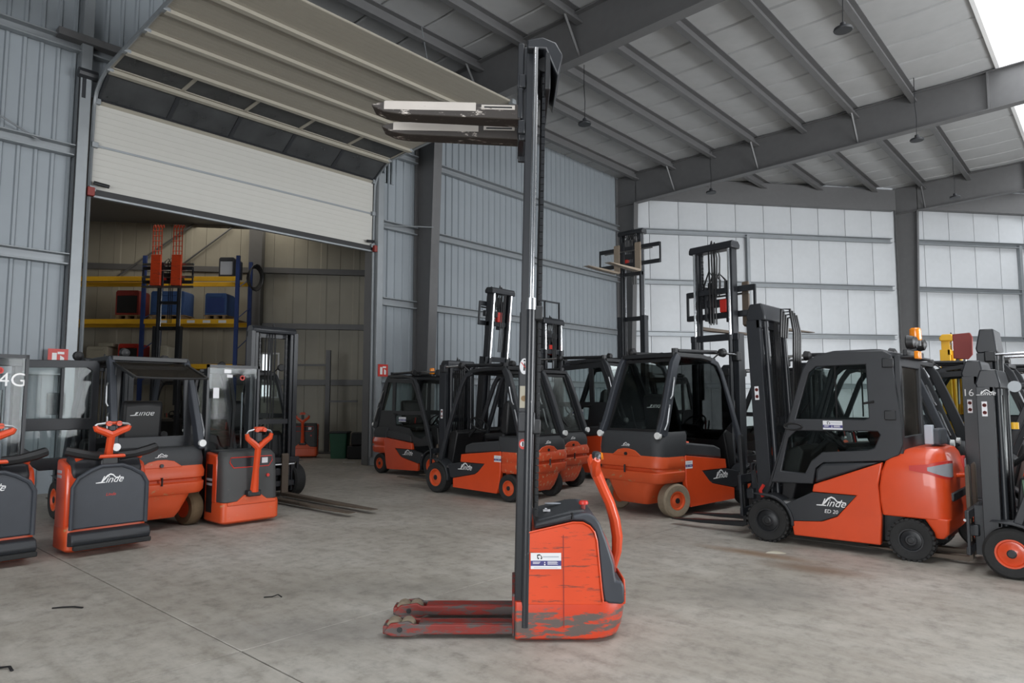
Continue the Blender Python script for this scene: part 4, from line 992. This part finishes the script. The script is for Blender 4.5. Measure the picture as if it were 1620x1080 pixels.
# ------------------------------------------------------------------ tall stacker standing alone on the open floor
def tall_stacker():
    fwd = Vector((-math.sin(HEAD), math.cos(HEAD), 0))
    o = CAM + fwd*5.01
    t = empty('pallet_stacker', (o.x, o.y, 0), HEAD)
    tag(t, 'scuffed orange pedestrian stacker with tall raised mast standing alone on open floor', 'stacker')
    W = .355
    def ring(z, x1, hw, r, x0=.02): return [(a, b, z) for a, b in rrect(x0, x1, -hw, hw, r, 6, .02)]
    MB().loft([ring(.012, .70, W-.03, .20), ring(.03, .728, W-.005, .21), ring(.09, .752, W, .21), ring(.19, .772, W, .21), ring(.235, .768, W, .21), ring(.262, .755, W-.004, .20)]).build('bumper_skirt', 'orange_scuffed', t, 0.006)
    side = [(.098,.24),(.60,.24),(.592,.358),(.566,.66),(.55,.715),(.522,.752),(.477,.779),(.409,.781),(.102,.712)]
    MB().prism(side, -W, W).build('body', 'orange_worn', t, 0.012)
    for s in (-1, 1):
        MB().tube([(.098, s*W, .712), (.405, s*W, .782), (.475, s*W, .781), (.522, s*W, .756), (.552, s*W, .718), (.568, s*W, .66), (.594, s*W, .358), (.605, s*W, .262)], .006, 6).build('edge_lip', 'orange', t, smooth=True)
        MB().box(.34, .345, s*W-.003, s*W+.003, .10, .70).build('seam', 'red_dark', t)
    arch = [(.150,.762),(.300,.800),(.41,.826),(.48,.840),(.522,.836),(.562,.812),(.592,.770),(.633,.658),(.660,.570),(.680,.500),(.690,.42),(.694,.397),(.735,.392),(.748,.36),(.748,.262),(.733,.243),(.644,.250),(.611,.267),(.597,.358),(.572,.67),(.556,.722),(.526,.760),(.478,.788),(.41,.790),(.154,.733)]
    hood = MB().prism(arch, -W+.012, W-.012).build('hood', 'slate', t, 0.022)
    MB().prism([(.150,.745),(.155,.772),(.30,.808),(.405,.832),(.405,.795)], -W+.004, W-.004).build('battery_lid', 'dark_grey', t, 0.012)
    MB().prism([(.165,.786),(.30,.820),(.40,.845),(.44,.85),(.50,.848),(.50,.80),(.17,.75)], -W+.08, W-.08).build('top_cover', 'dark_grey', t, 0.02)
    MB().box(.404, .410, -W+.0, W-.0, .80, .834).build('lid_joint', 'black', t)
    dsp = MB(); dsp.lathe([(.001, 0), (.05, 0), (.05, .004), (.001, .004)], (.30, .10, .838), 'z', 16); d = dsp.build('charge_display', 'label_grey', t); d.scale = (1.2, .6, 1); d.location = (-.06, .04, 0)
    MB().box(.22, .27, -.10, -.085, .812, .826).box(.235, .25, -.10, -.03, .812, .826).build('latch', 'label_white', t)
    sb = MB().cyl((.495, -.16, .84), (.50, -.16, .875), .016, 10).build('stop_button_stem', 'red_dark', t)
    MB().lathe([(.001, 0), (.032, 0), (.034, .012), (.028, .024), (.001, .028)], (.50, -.16, .873), 'z', 14).build('stop_button', 'red', sb, smooth=True)
    MB().prism([(.60,.30),(.70,.30),(.735,.40),(.715,.50),(.672,.62),(.63,.70),(.60,.70)], -.10, .10).build('tiller_mount', 'red_dark', t, 0.02)
    # tiller arm, curved, head at the top
    ar = MB(); path = [(.685, 0, .34), (.725, 0, .43), (.752, 0, .52), (.757, 0, .62), (.740, 0, .74), (.705, 0, .86), (.655, 0, .97), (.612, 0, 1.07), (.594, 0, 1.13)]
    ar.tube(path, [.034, .034, .036, .040, .040, .038, .038, .042, .036], 10, rz=1.2); aro = ar.build('tiller_arm', 'orange', t, smooth=True)
    for s in (-1, 1):
        MB().tube([(.61, 0, 1.06), (.60, s*.06, 1.10), (.592, s*.13, 1.15), (.60, s*.155, 1.18)], [.036, .036, .032, .024], 8).build('handle_fork', 'orange', aro, smooth=True)
        MB().tube([(.60, s*.155, 1.18), (.61, s*.13, 1.20), (.625, s*.05, 1.205)], .012, 6).build('grip_bow', 'steel', aro, smooth=True)
        MB().cyl((.625, s*.03, 1.19), (.655, s*.03, 1.195), .026, 10).build('thumb_rocker', 'amber', aro)
    MB().box(.585, .645, -.06, .06, 1.165, 1.225).build('control_head', 'dark_grey', aro, 0.018)
    MB().prism([(.748,.22),(.770,.22),(.772,.30),(.768,.385),(.752,.40),(.748,.38)], -W+.10, W-.10).build('rear_lip', 'orange_worn', t, 0.008)
    # support legs with load rollers
    for s in (-1, 1):
        yc = s*.205
        lg = MB().prism([(-.86,.055),(-.82,.10),(-.70,.115),(-.66,.095),(.06,.095),(.06,.03),(-.62,.03),(-.67,.015),(-.80,.015),(-.86,.035)], yc-.078, yc-.052).prism([(-.86,.055),(-.82,.10),(-.70,.115),(-.66,.095),(.06,.095),(.06,.03),(-.62,.03),(-.67,.015),(-.80,.015),(-.86,.035)], yc+.052, yc+.078)
        lg.box(-.63, .06, yc-.06, yc+.06, .080, .098); lg.box(-.87, -.835, yc-.07, yc+.07, .03, .085)
        lo = lg.build('support_leg', 'red_leg', t, 0.008)
        for xr in (-.80, -.71):
            MB().lathe([(.012, -.048), (.05, -.048), (.052, -.04), (.052, .04), (.05, .048), (.012, .048)], (xr, yc, .066), 'y', 20).build('load_roller', 'tyre_tan', lo, smooth=True)
        MB().cyl((-.755, yc-.083, .062), (-.755, yc+.083, .062), .018, 10).build('roller_axle', 'black', lo)
    MB().box(.0, .10, -.30, .30, .02, .30).build('front_bulkhead', 'red_leg', t, 0.01)
    # mast
    lean = math.radians(1.25)
    m = MB()
    for s in (-1, 1):
        yo = s*.285
        m.prism([(.012, yo+s*.03), (.118, yo+s*.03), (.118, yo-s*.03), (.095, yo-s*.03), (.095, yo+s*.008), (.035, yo+s*.008), (.035, yo-s*.03), (.012, yo-s*.03)], .03, 2.28, 'z')
    m.box(.07, .115, -.30, .30, 2.16, 2.26); m.box(.07, .115, -.30, .30, .6, .7); m.box(.02, .115, -.30, .30, .04, .12)
    mo = m.build('mast', 'mast_scuffed', t, 0.006); mo.rotation_euler = (0, lean, 0)
    for s in (-1, 1):
        yi = s*.232
        MB().prism([(.020, yi+s*.022), (.10, yi+s*.022), (.10, yi-s*.022), (.08, yi-s*.022), (.08, yi+s*.004), (.042, yi+s*.004), (.042, yi-s*.022), (.020, yi-s*.022)], .55, 4.16, 'z').build('inner_rail', 'mast_grey', mo, 0.004)
        yc = s*.30
        MB().cyl((.083, yc+s*.035, .10), (.083, yc+s*.035, 2.27), .030, 12).build('lift_cylinder', 'mast_scuffed', mo, smooth=True)
        MB().cyl((.083, yc+s*.035, 2.22), (.083, yc+s*.035, 2.30), .036, 12).build('cylinder_gland', 'steel', mo, smooth=True)
        MB().cyl((.083, yc+s*.035, 2.28), (.083, yc+s*.035, 4.10), .019, 12).build('piston_rod', 'chrome', mo, smooth=True)
        ch = MB(); chain_strip(ch, .150, s*.20, .80, 4.0); ch.build('chain', 'mast_scuffed', mo)
    MB().prism([(.02, 4.10), (.15, 4.10), (.24, 3.90), (.275, 4.06), (.225, 4.15), (.13, 4.19), (.02, 4.17)], -.33, .33).build('head_beam', 'mast_grey', mo, 0.012)
    MB().box(.15, .19, -.33, .33, 3.80, 4.08).build('head_stiffener', 'dark', mo, 0.01)
    MB().cyl((.15, -.24, 4.03), (.15, .24, 4.03), .055, 14).build('chain_roller', 'dark', mo)
    for z, r in ((2.20, .045), (1.42, .05)):
        MB().box(.10, .165, -.34, -.27, z-.05, z+.05).build('hose_clamp', 'dark', mo, 0.01)
    MB().tube([(.145, -.10, 4.0), (.14, -.12, 3.0), (.135, -.12, 1.6), (.14, -.10, .85)], .014, 6).build('hose', 'hose_black', mo, smooth=True)
    MB().tube([(.145, -.14, 4.0), (.14, -.16, 3.0), (.135, -.16, 1.6), (.14, -.14, .85)], .014, 6).build('hose', 'hose_black', mo, smooth=True)
    # signs on the outer channel
    yf = -.3165
    def on_rail(z, name, fn, mat):
        q = MB(); fn(q, z); return q.build(name, mat, mo)
    s1 = on_rail(1.83, 'warning_sign', lambda q, z: q.prism([(.045+.032*math.cos(2*PI*k/18), z+.055*math.sin(2*PI*k/18)) for k in range(18)], yf-.002, yf), 'label_white')
    q = MB(); q.prism([(.038, 1.80), (.05, 1.80), (.052, 1.84), (.046, 1.86), (.040, 1.84)], yf-.003, yf-.002); q.ball((.045, yf-.0025, 1.87), .006, 6); q.build('pictogram', 'black', s1)
    MB().obox((.045, yf-.003, 1.83), (.07, .001, .006), rot_y(0.9)).build('red_bar', 'red', s1)
    s2 = on_rail(1.62, 'notice_plate', lambda q, z: q.box(.018, .078, yf-.002, yf, z-.075, z+.075), 'cream')
    MB().lathe([(.001, 0), (.020, 0), (.020, -.001), (.001, -.001)], (.046, yf-.002, 1.61), 'y', 14).build('brown_disc', 'wood', s2)
    s3 = on_rail(1.30, 'warning_sign', lambda q, z: q.prism([(.045+.026*math.cos(2*PI*k/18), z+.035*math.sin(2*PI*k/18)) for k in range(18)], yf-.002, yf), 'red')
    MB().lathe([(.001, 0), (.018, 0), (.018, -.001), (.001, -.001)], (.045, yf-.002, 1.30), 'y', 14).build('white_field', 'label_white', s3)
    MB().box(.040, .050, yf-.004, yf-.003, 1.285, 1.315).build('pictogram', 'black', s3)
    MB().box(.005, .125, -.345, -.28, 1.38, 1.52).build('mast_bracket', 'mast_grey', mo, 0.012)
    # carriage and forks, raised
    cz = 3.66
    c = MB(); c.box(-.035, .015, -.27, .27, cz-.16, cz-.06); c.box(-.035, .015, -.27, .27, cz+.18, cz+.28)
    for s in (-1, 1): c.box(-.03, .03, s*.22-.02, s*.22+.02, cz-.20, cz+.50)
    c.box(-.04, -.005, -.27, .27, cz-.05, cz+.18)
    co = c.build('carriage', 'mast_scuffed', t, 0.008); co.rotation_euler = (0, lean, 0)
    for s in (-1, 1): MB().box(-.045, 0.0, s*.21-.045, s*.21+.045, cz+.16, cz+.52).build('carriage_plate', 'mast_scuffed', co, 0.008)
    for s in (-1, 1):
        yc = s*.19
        f = MB(); f.prism([(-.02, cz-.06), (-.02, cz+.055), (-.92, cz+.06), (-1.02, cz+.055), (-1.09, cz+.035), (-1.09, cz+.020), (-1.0, cz-.02), (-.90, cz-.035)], yc-.075, yc+.075)
        fo = f.build('fork', 'fork_worn', co, 0.012)
        MB().box(-1.0, -.34, yc-.072, yc+.072, cz+.056, cz+.064).build('rubbed_top', 'fork_top', fo, 0.006)
        MB().box(-1.0, -.34, yc-.0775, yc-.074, cz-.002, cz+.056).build('rubbed_flank', 'fork_top', fo)
        MB().box(-.30, -.06, yc-.0775, yc-.074, cz+.012, cz+.045).build('weld_strip', 'fork_top', fo)
        MB().box(-.28, -.08, yc-.079, yc-.075, cz+.022, cz+.034).build('slot', 'black', fo)
    sticker(t, (.226, -W-.0045, .531), (1, 0, 0), (0, 0, 1), .203, .105, True)
    return t
tall_stacker()

# ------------------------------------------------------------------ counterbalance trucks in the hall
W_ = math.pi      # heading towards the cladding wall (-X)
ed = forklift('clean orange electric forklift with full cab, amber beacon and forks lowered onto floor', 10.80, -1.77, W_, style='new', cw_mat='orange', front_rim='dark', rear_rim='dark', beacon=True, door_sticker=True, logo_big=True, tilt_cyl=False, lugs=True,
         mast_kw=dict(outer=2.55, top=2.60, car=.24, fork_len=1.0, fork_mat='dark', stick=True, hw=.40, tilt=-2.5, wide=.50, caph=.3, xc=.24, shank=.95))
for k, (yy, mt) in enumerate(((.22, 'red_dark'), (.27, 'crate_blue'), (.32, 'red'))):
    MB().tube([(.22, yy, .95), (.27, yy+.02, .80), (.24, yy+.03, .62), (.16, yy, .55)], .013, 6).build('hydraulic_hose', 'hose_black', ed, smooth=True)
    MB().cyl((.215, yy, .92-.12*k), (.25, yy, 1.0-.12*k), .022, 8).build('hose_coupling', mt, ed)
MB().ball((.24, .30, .72), .045, 12).build('accumulator', 'crate_blue', ed, smooth=True)
MB().tube([(.12, .46, .62), (.16, .47, .55), (.13, .47, .48)], .02, 6).build('valve_handle', 'red', ed, smooth=True)
for k in range(4):
    yy = -.10+.07*k
    MB().tube([(.0, yy, 2.35), (-.02, yy, 2.60+.03*k), (-.12, yy, 2.62+.02*k), (-.16, yy, 2.4), (-.12, yy, 1.3)], .016, 6).build('mast_hose', 'hose_black', ed, smooth=True)
forklift('orange forklift without doors, forks at floor, rear flank behind the tall stacker mast', 4.87, -1.53, W_, mast_kw=dict(outer=2.22, top=2.24, car=.26, stick=True, fork_len=1.15), side_mat='orange')
forklift('cabbed orange forklift with amber beacon backed against the cladding by door post', 3.29, -.23, 0.0, cab=True, beacon=True, cw_mat='orange', door_sticker=True, stickers=0, mast_kw=dict(outer=2.15, top=2.18, car=.3, forks=(), wide=.36))
forklift('chipped orange forklift whose backward-tilted mast carries a raised carriage and hose loops', 4.43, -.28, W_, mast_kw=dict(outer=2.45, top=3.75, car=3.05, tilt=5.0, forks=(), wide=.42), stickers=0)
forklift('large dark-cabbed forklift with mast and backrest, parked behind chipped truck', 4.25, 1.95, W_, scale=1.14, cab=True, door_sticker=True, cw_mat='orange', stickers=0, mast_kw=dict(outer=2.4, top=2.95, car=2.2, backrest=.75, forks=()))
forklift('orange forklift seen from behind with pale dusty rear tyre and raised mast', 8.93, .29, math.radians(81), scale=1.06, rear_tyre='tyre_tan', cw_mat='orange_muddy', steer=math.radians(-14), shroud=1.08, pillar='slate', side_glass='tinted_glass',
         mast_kw=dict(outer=2.5, top=3.85, car=2.75, fork_len=2.0, fork_mat='fork_rust', wide=.60, hw=.42, forks=(.42, -.42)))
forklift('forklift with the highest mast and forks raised towards the room, standing at wall corner', 5.55, 3.35, math.radians(-90), cab=True, stickers=0, mast_kw=dict(outer=3.5, top=5.45, car=4.62, fork_len=1.25, fork_mat='fork_bare', wide=.80, forks=(.26, -.30), fork_w=.15))
q1 = forklift('forklift with pale warning label on its mast and orange front wheel rim', 13.02, -2.03, W_, scale=.86, mast_kw=dict(x=.16, outer=2.0, top=2.04, car=.17, forks=(.05, -.38), stick=True, stick_d=.32, fork_mat='fork_rust', fork_len=1.1, caph=.3, hw=.42, xc=.20, shank=.95), front_rim='orange', tilt_cyl=False)
for k in range(2):
    MB().tube([(-.12, .43, 1.02), (-.14, .45, .72-.03*k), (-.24, .46, .56-.03*k), (-.38, .46, .58-.03*k), (-.46, .45, .75)], .012, 6).build('hose_loop', 'hose_green', q1, smooth=True)
MB().cyl((-.12, .38, 2.0), (-.55, .40, 2.06), .035, 10).build('tilt_cylinder', 'mast_grey', q1, smooth=True)
MB().cyl((-.10, .36, 2.0), (-.10, .46, 2.0), .06, 16).build('tilt_pivot', 'galv', q1, smooth=True)
MB().cyl((-.08, .42, 1.55), (-.08, .42, 1.62), .035, 10).build('cylinder_band', 'yellow', q1)
logo(q1, (.15, .4225, 1.93), (-1, 0, 0), (0, 0, 1), .16)
q2 = forklift('forklift whose mast is numbered 16, parked beside the truck with pale label', 12.64, -.72, W_, scale=.92, mast_kw=dict(outer=2.02, top=2.06, car=.28, stick=True, stick_d=.44, caph=.3, hw=.40, forks=()), tilt_cyl=False)
text_obj('lettering', '16', .12, 'white', q2, face_m((.09, .402, 1.82), (-1, 0, 0), (0, 0, 1)))
forklift('open forklift with curved rear pillars tucked behind the clean cab truck', 10.18, -.42, W_, pillar='slate', cw_mat='orange_muddy', stickers=0, mast_kw=dict(outer=2.1, top=2.12, forks=()))
v1 = forklift('open forklift with a dull red panel on a pole behind its roof', 10.15, 1.20, W_, stickers=0, work_lamps=False, rear_glass=None, mast_kw=dict(outer=2.1, top=2.12, forks=()), tilt_cyl=False)
forklift('dark-cabbed forklift standing beyond the raised fork truck', 7.95, 3.3, W_, cab=True, stickers=0, beacon=False, mast_kw=dict(outer=2.2, top=2.24, forks=()))
v2 = forklift('forklift with dark square head plates beyond the numbered mast', 12.6, .80, W_, stickers=0, mast_kw=dict(outer=2.2, top=2.26, caph=.5, forks=()))
MB().cyl((-2.0, -.45, .9), (-2.0, -.45, 2.25), .018, 8).build('panel_pole', 'steel', v1)
MB().plate([(-1.86, 2.20), (-2.04, 2.18), (-2.10, 2.25), (-2.11, 2.50), (-2.08, 2.57), (-1.86, 2.56)], [], -.47, -.43).build('red_panel', 'red_dark', v1, 0.01)
forklift('dark-cabbed forklift standing between the yellow mast and the red panel', 11.0, 2.75, W_, cab=True, stickers=0, mast_kw=dict(outer=2.1, top=2.12, forks=()))
forklift('forklift with a bright yellow mast parked near the back wall', 11.55, 4.7, W_, stickers=0, mast_kw=dict(outer=2.5, top=2.72, mat='yellow', wide=.7, hw=.48, forks=()))

# row by the goods door
c = forklift('muddy orange forklift with hinged rear window lifted and side door swung open', 3.05, -6.74, W_, open_rear=True, rear_glass='dirty_glass', rear_tyre='tyre_brown', cw_mat='orange_muddy', steer=math.radians(12), mast_kw=dict(outer=2.1, top=2.12), tilt_cyl=False, stickers=0, pillar='slate')
dr = MB().plate([(.52, .78), (1.10, .78), (1.36, .98), (1.40, 1.25), (1.38, 2.0), (1.34, 2.06), (.56, 2.08), (.52, 2.04)], [[(.60, 1.38), (1.32, 1.38), (1.31, 1.92), (1.26, 1.97), (.66, 1.99), (.60, 1.95)], [(.60, .92), (1.06, .92), (1.26, 1.05), (1.31, 1.24), (.60, 1.24)]], -1.40, -1.36, 'x').build('open_door', 'dark_grey', c, 0.008)
MB().plate([(.60, 1.38), (1.32, 1.38), (1.31, 1.92), (1.26, 1.97), (.66, 1.99), (.60, 1.95)], [], -1.383, -1.378, 'x').build('pane', 'window_glass', dr)
MB().plate([(.60, .92), (1.06, .92), (1.26, 1.05), (1.31, 1.24), (.60, 1.24)], [], -1.383, -1.378, 'x').build('pane', 'window_glass', dr)
MB().box(-1.42, -1.36, .90, .93, 1.38, 1.97).build('sash', 'dark_grey', dr)
MB().box(-1.36, -1.28, .86, 1.04, 1.42, 1.68).build('door_pocket', 'slate', dr, 0.01)
forklift('cabbed forklift with very long forks lying on the floor by goods door', 3.25, -4.35, 0.0, cab=True, stickers=0, mast_kw=dict(outer=2.72, top=2.75, car=.17, fork_len=2.45, forks=(.19, -.19), fork_w=.12, hw=.42, wide=.45), tilt_cyl=False)

# ------------------------------------------------------------------ annex contents
RD = Vector((.747, .665, 0)); RN = Vector((.665, -.747, 0))      # along the rack, towards the room
RA = math.atan2(RD.y, RD.x)
R0 = Vector((-7.05, -2.70, 0))
rack = empty('pallet_rack', R0, RA); tag(rack, 'blue and yellow pallet rack in the annex beyond the door', 'rack')
for k in (-1, 0, 1):
    x = 2.7*k
    for yy in (0.0, 0.95):
        MB().box(x-.05, x+.05, yy-.04, yy+.04, 0, 5.75).build('upright', 'rack_blue', rack)
    br = MB()
    for q in range(6): br.tube([(x, 0, .3+.9*q), (x, .95, .75+.9*q if q % 2 == 0 else .75+.9*q)], .018, 4)
    br.build('bracing', 'rack_blue', rack)
for k in (-1, 0):
    for z in (2.55, 3.84, 5.08):
        for yy in (0.0, 0.95):
            MB().box(2.7*k+.05, 2.7*k+2.65, yy-.03, yy+.03, z-.075, z+.06).build('beam', 'yellow', rack, 0.006)
        if k == -1 or z < 5: MB().box(2.7*k+.05, 2.7*k+2.65, .05, .90, z+.06, z+.08).build('shelf_deck', 'wood', rack)
for xx, zz in ((.5, 3.83), (1.75, 3.83), (2.2, 3.83), (1.3, 3.83)):
    MB().box(xx, xx+.22, -.034, -.030, zz-.04, zz+.04).build('rack_label', 'label_white', rack)
def on_rack(x, y, z): v = R0 + RD*x - RN*y; return (v.x, v.y, z)
def crate(name, label, cat, x, z, w, d, h, mat, feet=True, lid=None, y=.45):
    t = empty(name, on_rack(x, y, z), RA); tag(t, label, cat)
    if feet:
        for fx in (-w*.4, 0, w*.4): MB().box(fx-.04, fx+.04, -d/2, d/2, 0, .10).build('pallet_block', 'wood', t)
        MB().box(-w/2-.03, w/2+.03, -d/2, d/2, .10, .125).build('pallet_deck', 'wood', t)
        z0 = .125
    else: z0 = 0
    MB().prism([(-w/2, z0), (w/2, z0), (w/2, z0+h*.92), (w/2-.04, z0+h), (-w/2+.04, z0+h), (-w/2, z0+h*.92)], -d/2, d/2, 'y').build('housing', mat, t, 0.012)
    MB().box(-w/2+.05, w/2-.05, -d/2-.012, -d/2+.01, z0+.06, z0+h*.78).build('front_panel', lid or 'black', t, 0.006)
    MB().box(-w*.3, w*.3, -d/2-.02, -d/2, z0+h*.82, z0+h*.88).build('rim_strip', mat, t)
    return t
B1, B2, B3 = 3.92, 5.16, 2.63
crate('battery_charger', 'dark red cased battery charger on a pallet on the yellow shelf', 'charger', -.55, B1, .68, .6, .72, 'red_dark')
crate('traction_battery', 'long blue traction battery on a pallet on the yellow shelf', 'battery', .62, B1, .98, .6, .70, 'crate_blue', lid='crate_blue')
crate('traction_battery', 'short blue traction battery behind the raised truck mast', 'battery', 2.02, B1, .62, .6, .64, 'crate_blue', lid='rack_blue')
crate('metal_cage', 'grey-blue metal cabinet on the top shelf end', 'box', 2.30, B2, .46, .6, .58, 'slate', feet=False, lid='label_grey')
crate('battery_charger', 'cream cased charger on the lowest shelf with flat top box', 'charger', -1.35, B3, .62, .6, .50, 'cream', feet=False, lid='cream')
crate('flat_box', 'flat cream box lying on the cream cased charger', 'box', -1.15, B3+.505, .42, .5, .10, 'cream', feet=False, lid='cream')
crate('battery_charger', 'red framed charger with black front on lowest shelf', 'charger', -.45, B3, .60, .6, .58, 'red', feet=False)
crate('battery_charger', 'pale cream charger beside the blue rack post on lowest shelf', 'charger', .45, B3, .48, .6, .52, 'cream', feet=False, lid='cream')
hl = empty('cable_coil', on_rack(2.95, .3, 4.6), RA); tag(hl, 'black cable coil hung on the end rack post', 'cable')
cb = MB()
for q in range(4): cb.tube([(.1+.03*q+.20*math.sin(2*PI*k/16), -.02*q, .55+.30*math.cos(2*PI*k/16)*(1+.1*q)) for k in range(17)], .022, 6)
cb.build('coil', 'hose_black', hl, smooth=True)

# truck in the annex with two orange arms raised
ax = on_rack(1.18, -.95, 0)
g = forklift('annex truck whose raised carriage carries two tall orange arms', ax[0]-RN.x*0.15, ax[1]-RN.y*0.15, RA-PI/2, mast_kw=dict(outer=3.6, top=4.9, car=4.75, forks=(), wide=.68, hw=.38), stickers=0, cab=False, tilt_cyl=False)
for s in (-1, 1):
    a = MB().prism([(s*.28-.14, 4.70), (s*.28+.14, 4.70), (s*.28+.13, 5.55), (s*.28-.13, 5.55)], .24, .32, 'x').build('orange_arm', 'orange_worn', g, 0.01)
    for q in range(4):
        yy = s*.28-.12+.08*q
        MB().tube([(.26, yy, 5.5), (.28, yy, 6.25), (.28, yy+.015, 6.36), (.28, yy+.04, 6.38), (.28, yy+.06, 6.3)], .014, 5).build('wire_rib', 'orange_worn', a)
    for q in range(5): MB().tube([(.28, s*.28-.13, 5.65+.14*q), (.28, s*.28+.14, 5.65+.14*q)], .011, 5).build('wire_rung', 'orange_worn', a)
for zz in (4.68, 4.95, 5.30): MB().box(.15, .2, -.70, .70, zz-.03, zz+.03).build('carriage_bar', 'steel', g)

walkie('small orange pallet truck with dark cover standing inside the annex', -3.1, .15, RA-PI/2+.2, shield=False, legs=False, group='pedestrian trucks', name='pallet_stacker')
# bins and trolley
b = empty('wheelie_bin', (-2.35, .85, 0), RA); tag(b, 'dark green plastic bin beside black crates in the annex', 'bin')
MB().loft([[(x, y, z) for x, y in rrect(-.24*k, .24*k, -.24*k, .24*k, .04)] for z, k in ((0, .85), (.68, 1.0))]).build('body', 'green_bin', b, 0.01)
MB().box(-.26, .26, -.26, .26, .68, .73).build('lid', 'dark_grey', b, 0.015)
b = empty('crate_stack', (-1.75, 1.25, 0), RA); tag(b, 'heap of black plastic crates beside the green bin', 'crates')
MB().box(-.42, .42, -.3, .3, 0, .36).build('crate', 'black', b, 0.03); MB().obox((.02, 0, .54), (.74, .55, .34), Matrix.Rotation(.12, 3, 'Z')).build('crate', 'dark', b, 0.03)
MB().obox((.25, 0, .78), (.45, .4, .12), Matrix.Rotation(-.2, 3, 'Y')).build('crate', 'black', b, 0.02)
b = empty('hose_trolley', (-2.5, 1.75, 0), RA); tag(b, 'thin curved trolley handle rising behind the black crates', 'trolley')
MB().tube([(0, 0, .1), (.05, 0, .9), (.12, 0, 1.45), (.28, 0, 1.66), (.52, 0, 1.68)], .018, 6).tube([(.0, .3, .1), (.05, .3, .9), (.12, .3, 1.45), (.28, .3, 1.66), (.52, .3, 1.68)], .018, 6).tube([(.52, 0, 1.68), (.52, .3, 1.68)], .025, 6).build('handle', 'dark', b, smooth=True)
MB().box(-.15, .25, -.05, .35, .04, .10).cyl((0, -.08, .1), (0, -.03, .1), .1, 12).cyl((0, .33, .1), (0, .38, .1), .1, 12).build('base', 'dark', b)
b = empty('post_stand', (-4.15, 1.6, 0), RA); tag(b, 'tall grey slotted post with side arms in the annex', 'stand')
MB().box(-.07, .07, -.05, .05, 0, 3.1).build('post', 'steel_paint', b, 0.008)
for zz, x0, x1 in ((2.65, -1.1, 0), (1.55, 0, .9)): MB().box(x0, x1, -.03, .03, zz-.03, zz+.03).build('side_arm', 'steel_paint', b)
MB().box(-.3, .3, -.3, .3, 0, .04).build('foot', 'steel_paint', b)
wv = empty('reflection_opening', PA, math.atan2(D2.y, D2.x)); tag(wv, 'added bright opening in the annex wall standing in for a glass reflection', 'window', kind='structure')  # added opening to the sky, stands in for a white reflection in glass
MB().box(REFL_GAP[0], REFL_GAP[1], -.0, .01, 1.7, 3.05).build('pane', 'clear_shield', wv)
fr = MB(); fr.plate([(REFL_GAP[0]-.05, 1.65), (REFL_GAP[1]+.05, 1.65), (REFL_GAP[1]+.05, 3.10), (REFL_GAP[0]-.05, 3.10)], [[(REFL_GAP[0], 1.7), (REFL_GAP[1], 1.7), (REFL_GAP[1], 3.05), (REFL_GAP[0], 3.05)]], -.06, .06).build('opening_frame', 'white', wv)

# ------------------------------------------------------------------ small things on the floor
def strip_of(name, label, pts, r, mat, cat='debris'):
    o = MB().tube(pts, r, 6, rz=.5).build(name, mat, None, smooth=True); tag(o, label, cat); return o
strip_of('rubber_strip', 'bent black rubber strip lying flat near the floor joint crossing', [(7.62, -8.48, .006), (7.66, -8.42, .008), (7.72, -8.36, .010), (7.78, -8.32, .006)], .010, 'black')
strip_of('rubber_strip', 'curled black rubber offcut lying before the tall stacker legs', [(8.56, -7.25, .006), (8.60, -7.20, .008), (8.62, -7.16, .02), (8.66, -7.15, .006)], .008, 'black')
strip_of('paper_scrap', 'thin pale batten lying on floor inside the annex doorway', [(-1.1, .1, .01), (-.85, .3, .01)], .015, 'label_white')

strip_of('rubber_strip', 'short black shred on the floor by the platform trucks bare slab', [(8.74, -9.05, .006), (8.80, -9.00, .014), (8.86, -9.0, .006)], .010, 'black')
sc = MB()
sc.loft([[(a, b, z) for a, b in [(-.10*k, -.03*k), (.02*k, -.045*k), (.11*k, -.01*k), (.07*k, .04*k), (-.04*k, .045*k)]] for z, k in ((.001, 1.0), (.012, .8), (.022, .35))])
sc = sc.build('paper_scrap', 'cream', None, smooth=True); sc.location = (11.03, -2.86, 0); sc.rotation_euler = (0, 0, .5)
tag(sc, 'crumpled pale scrap on the rusty floor stain beside cab truck', 'debris')
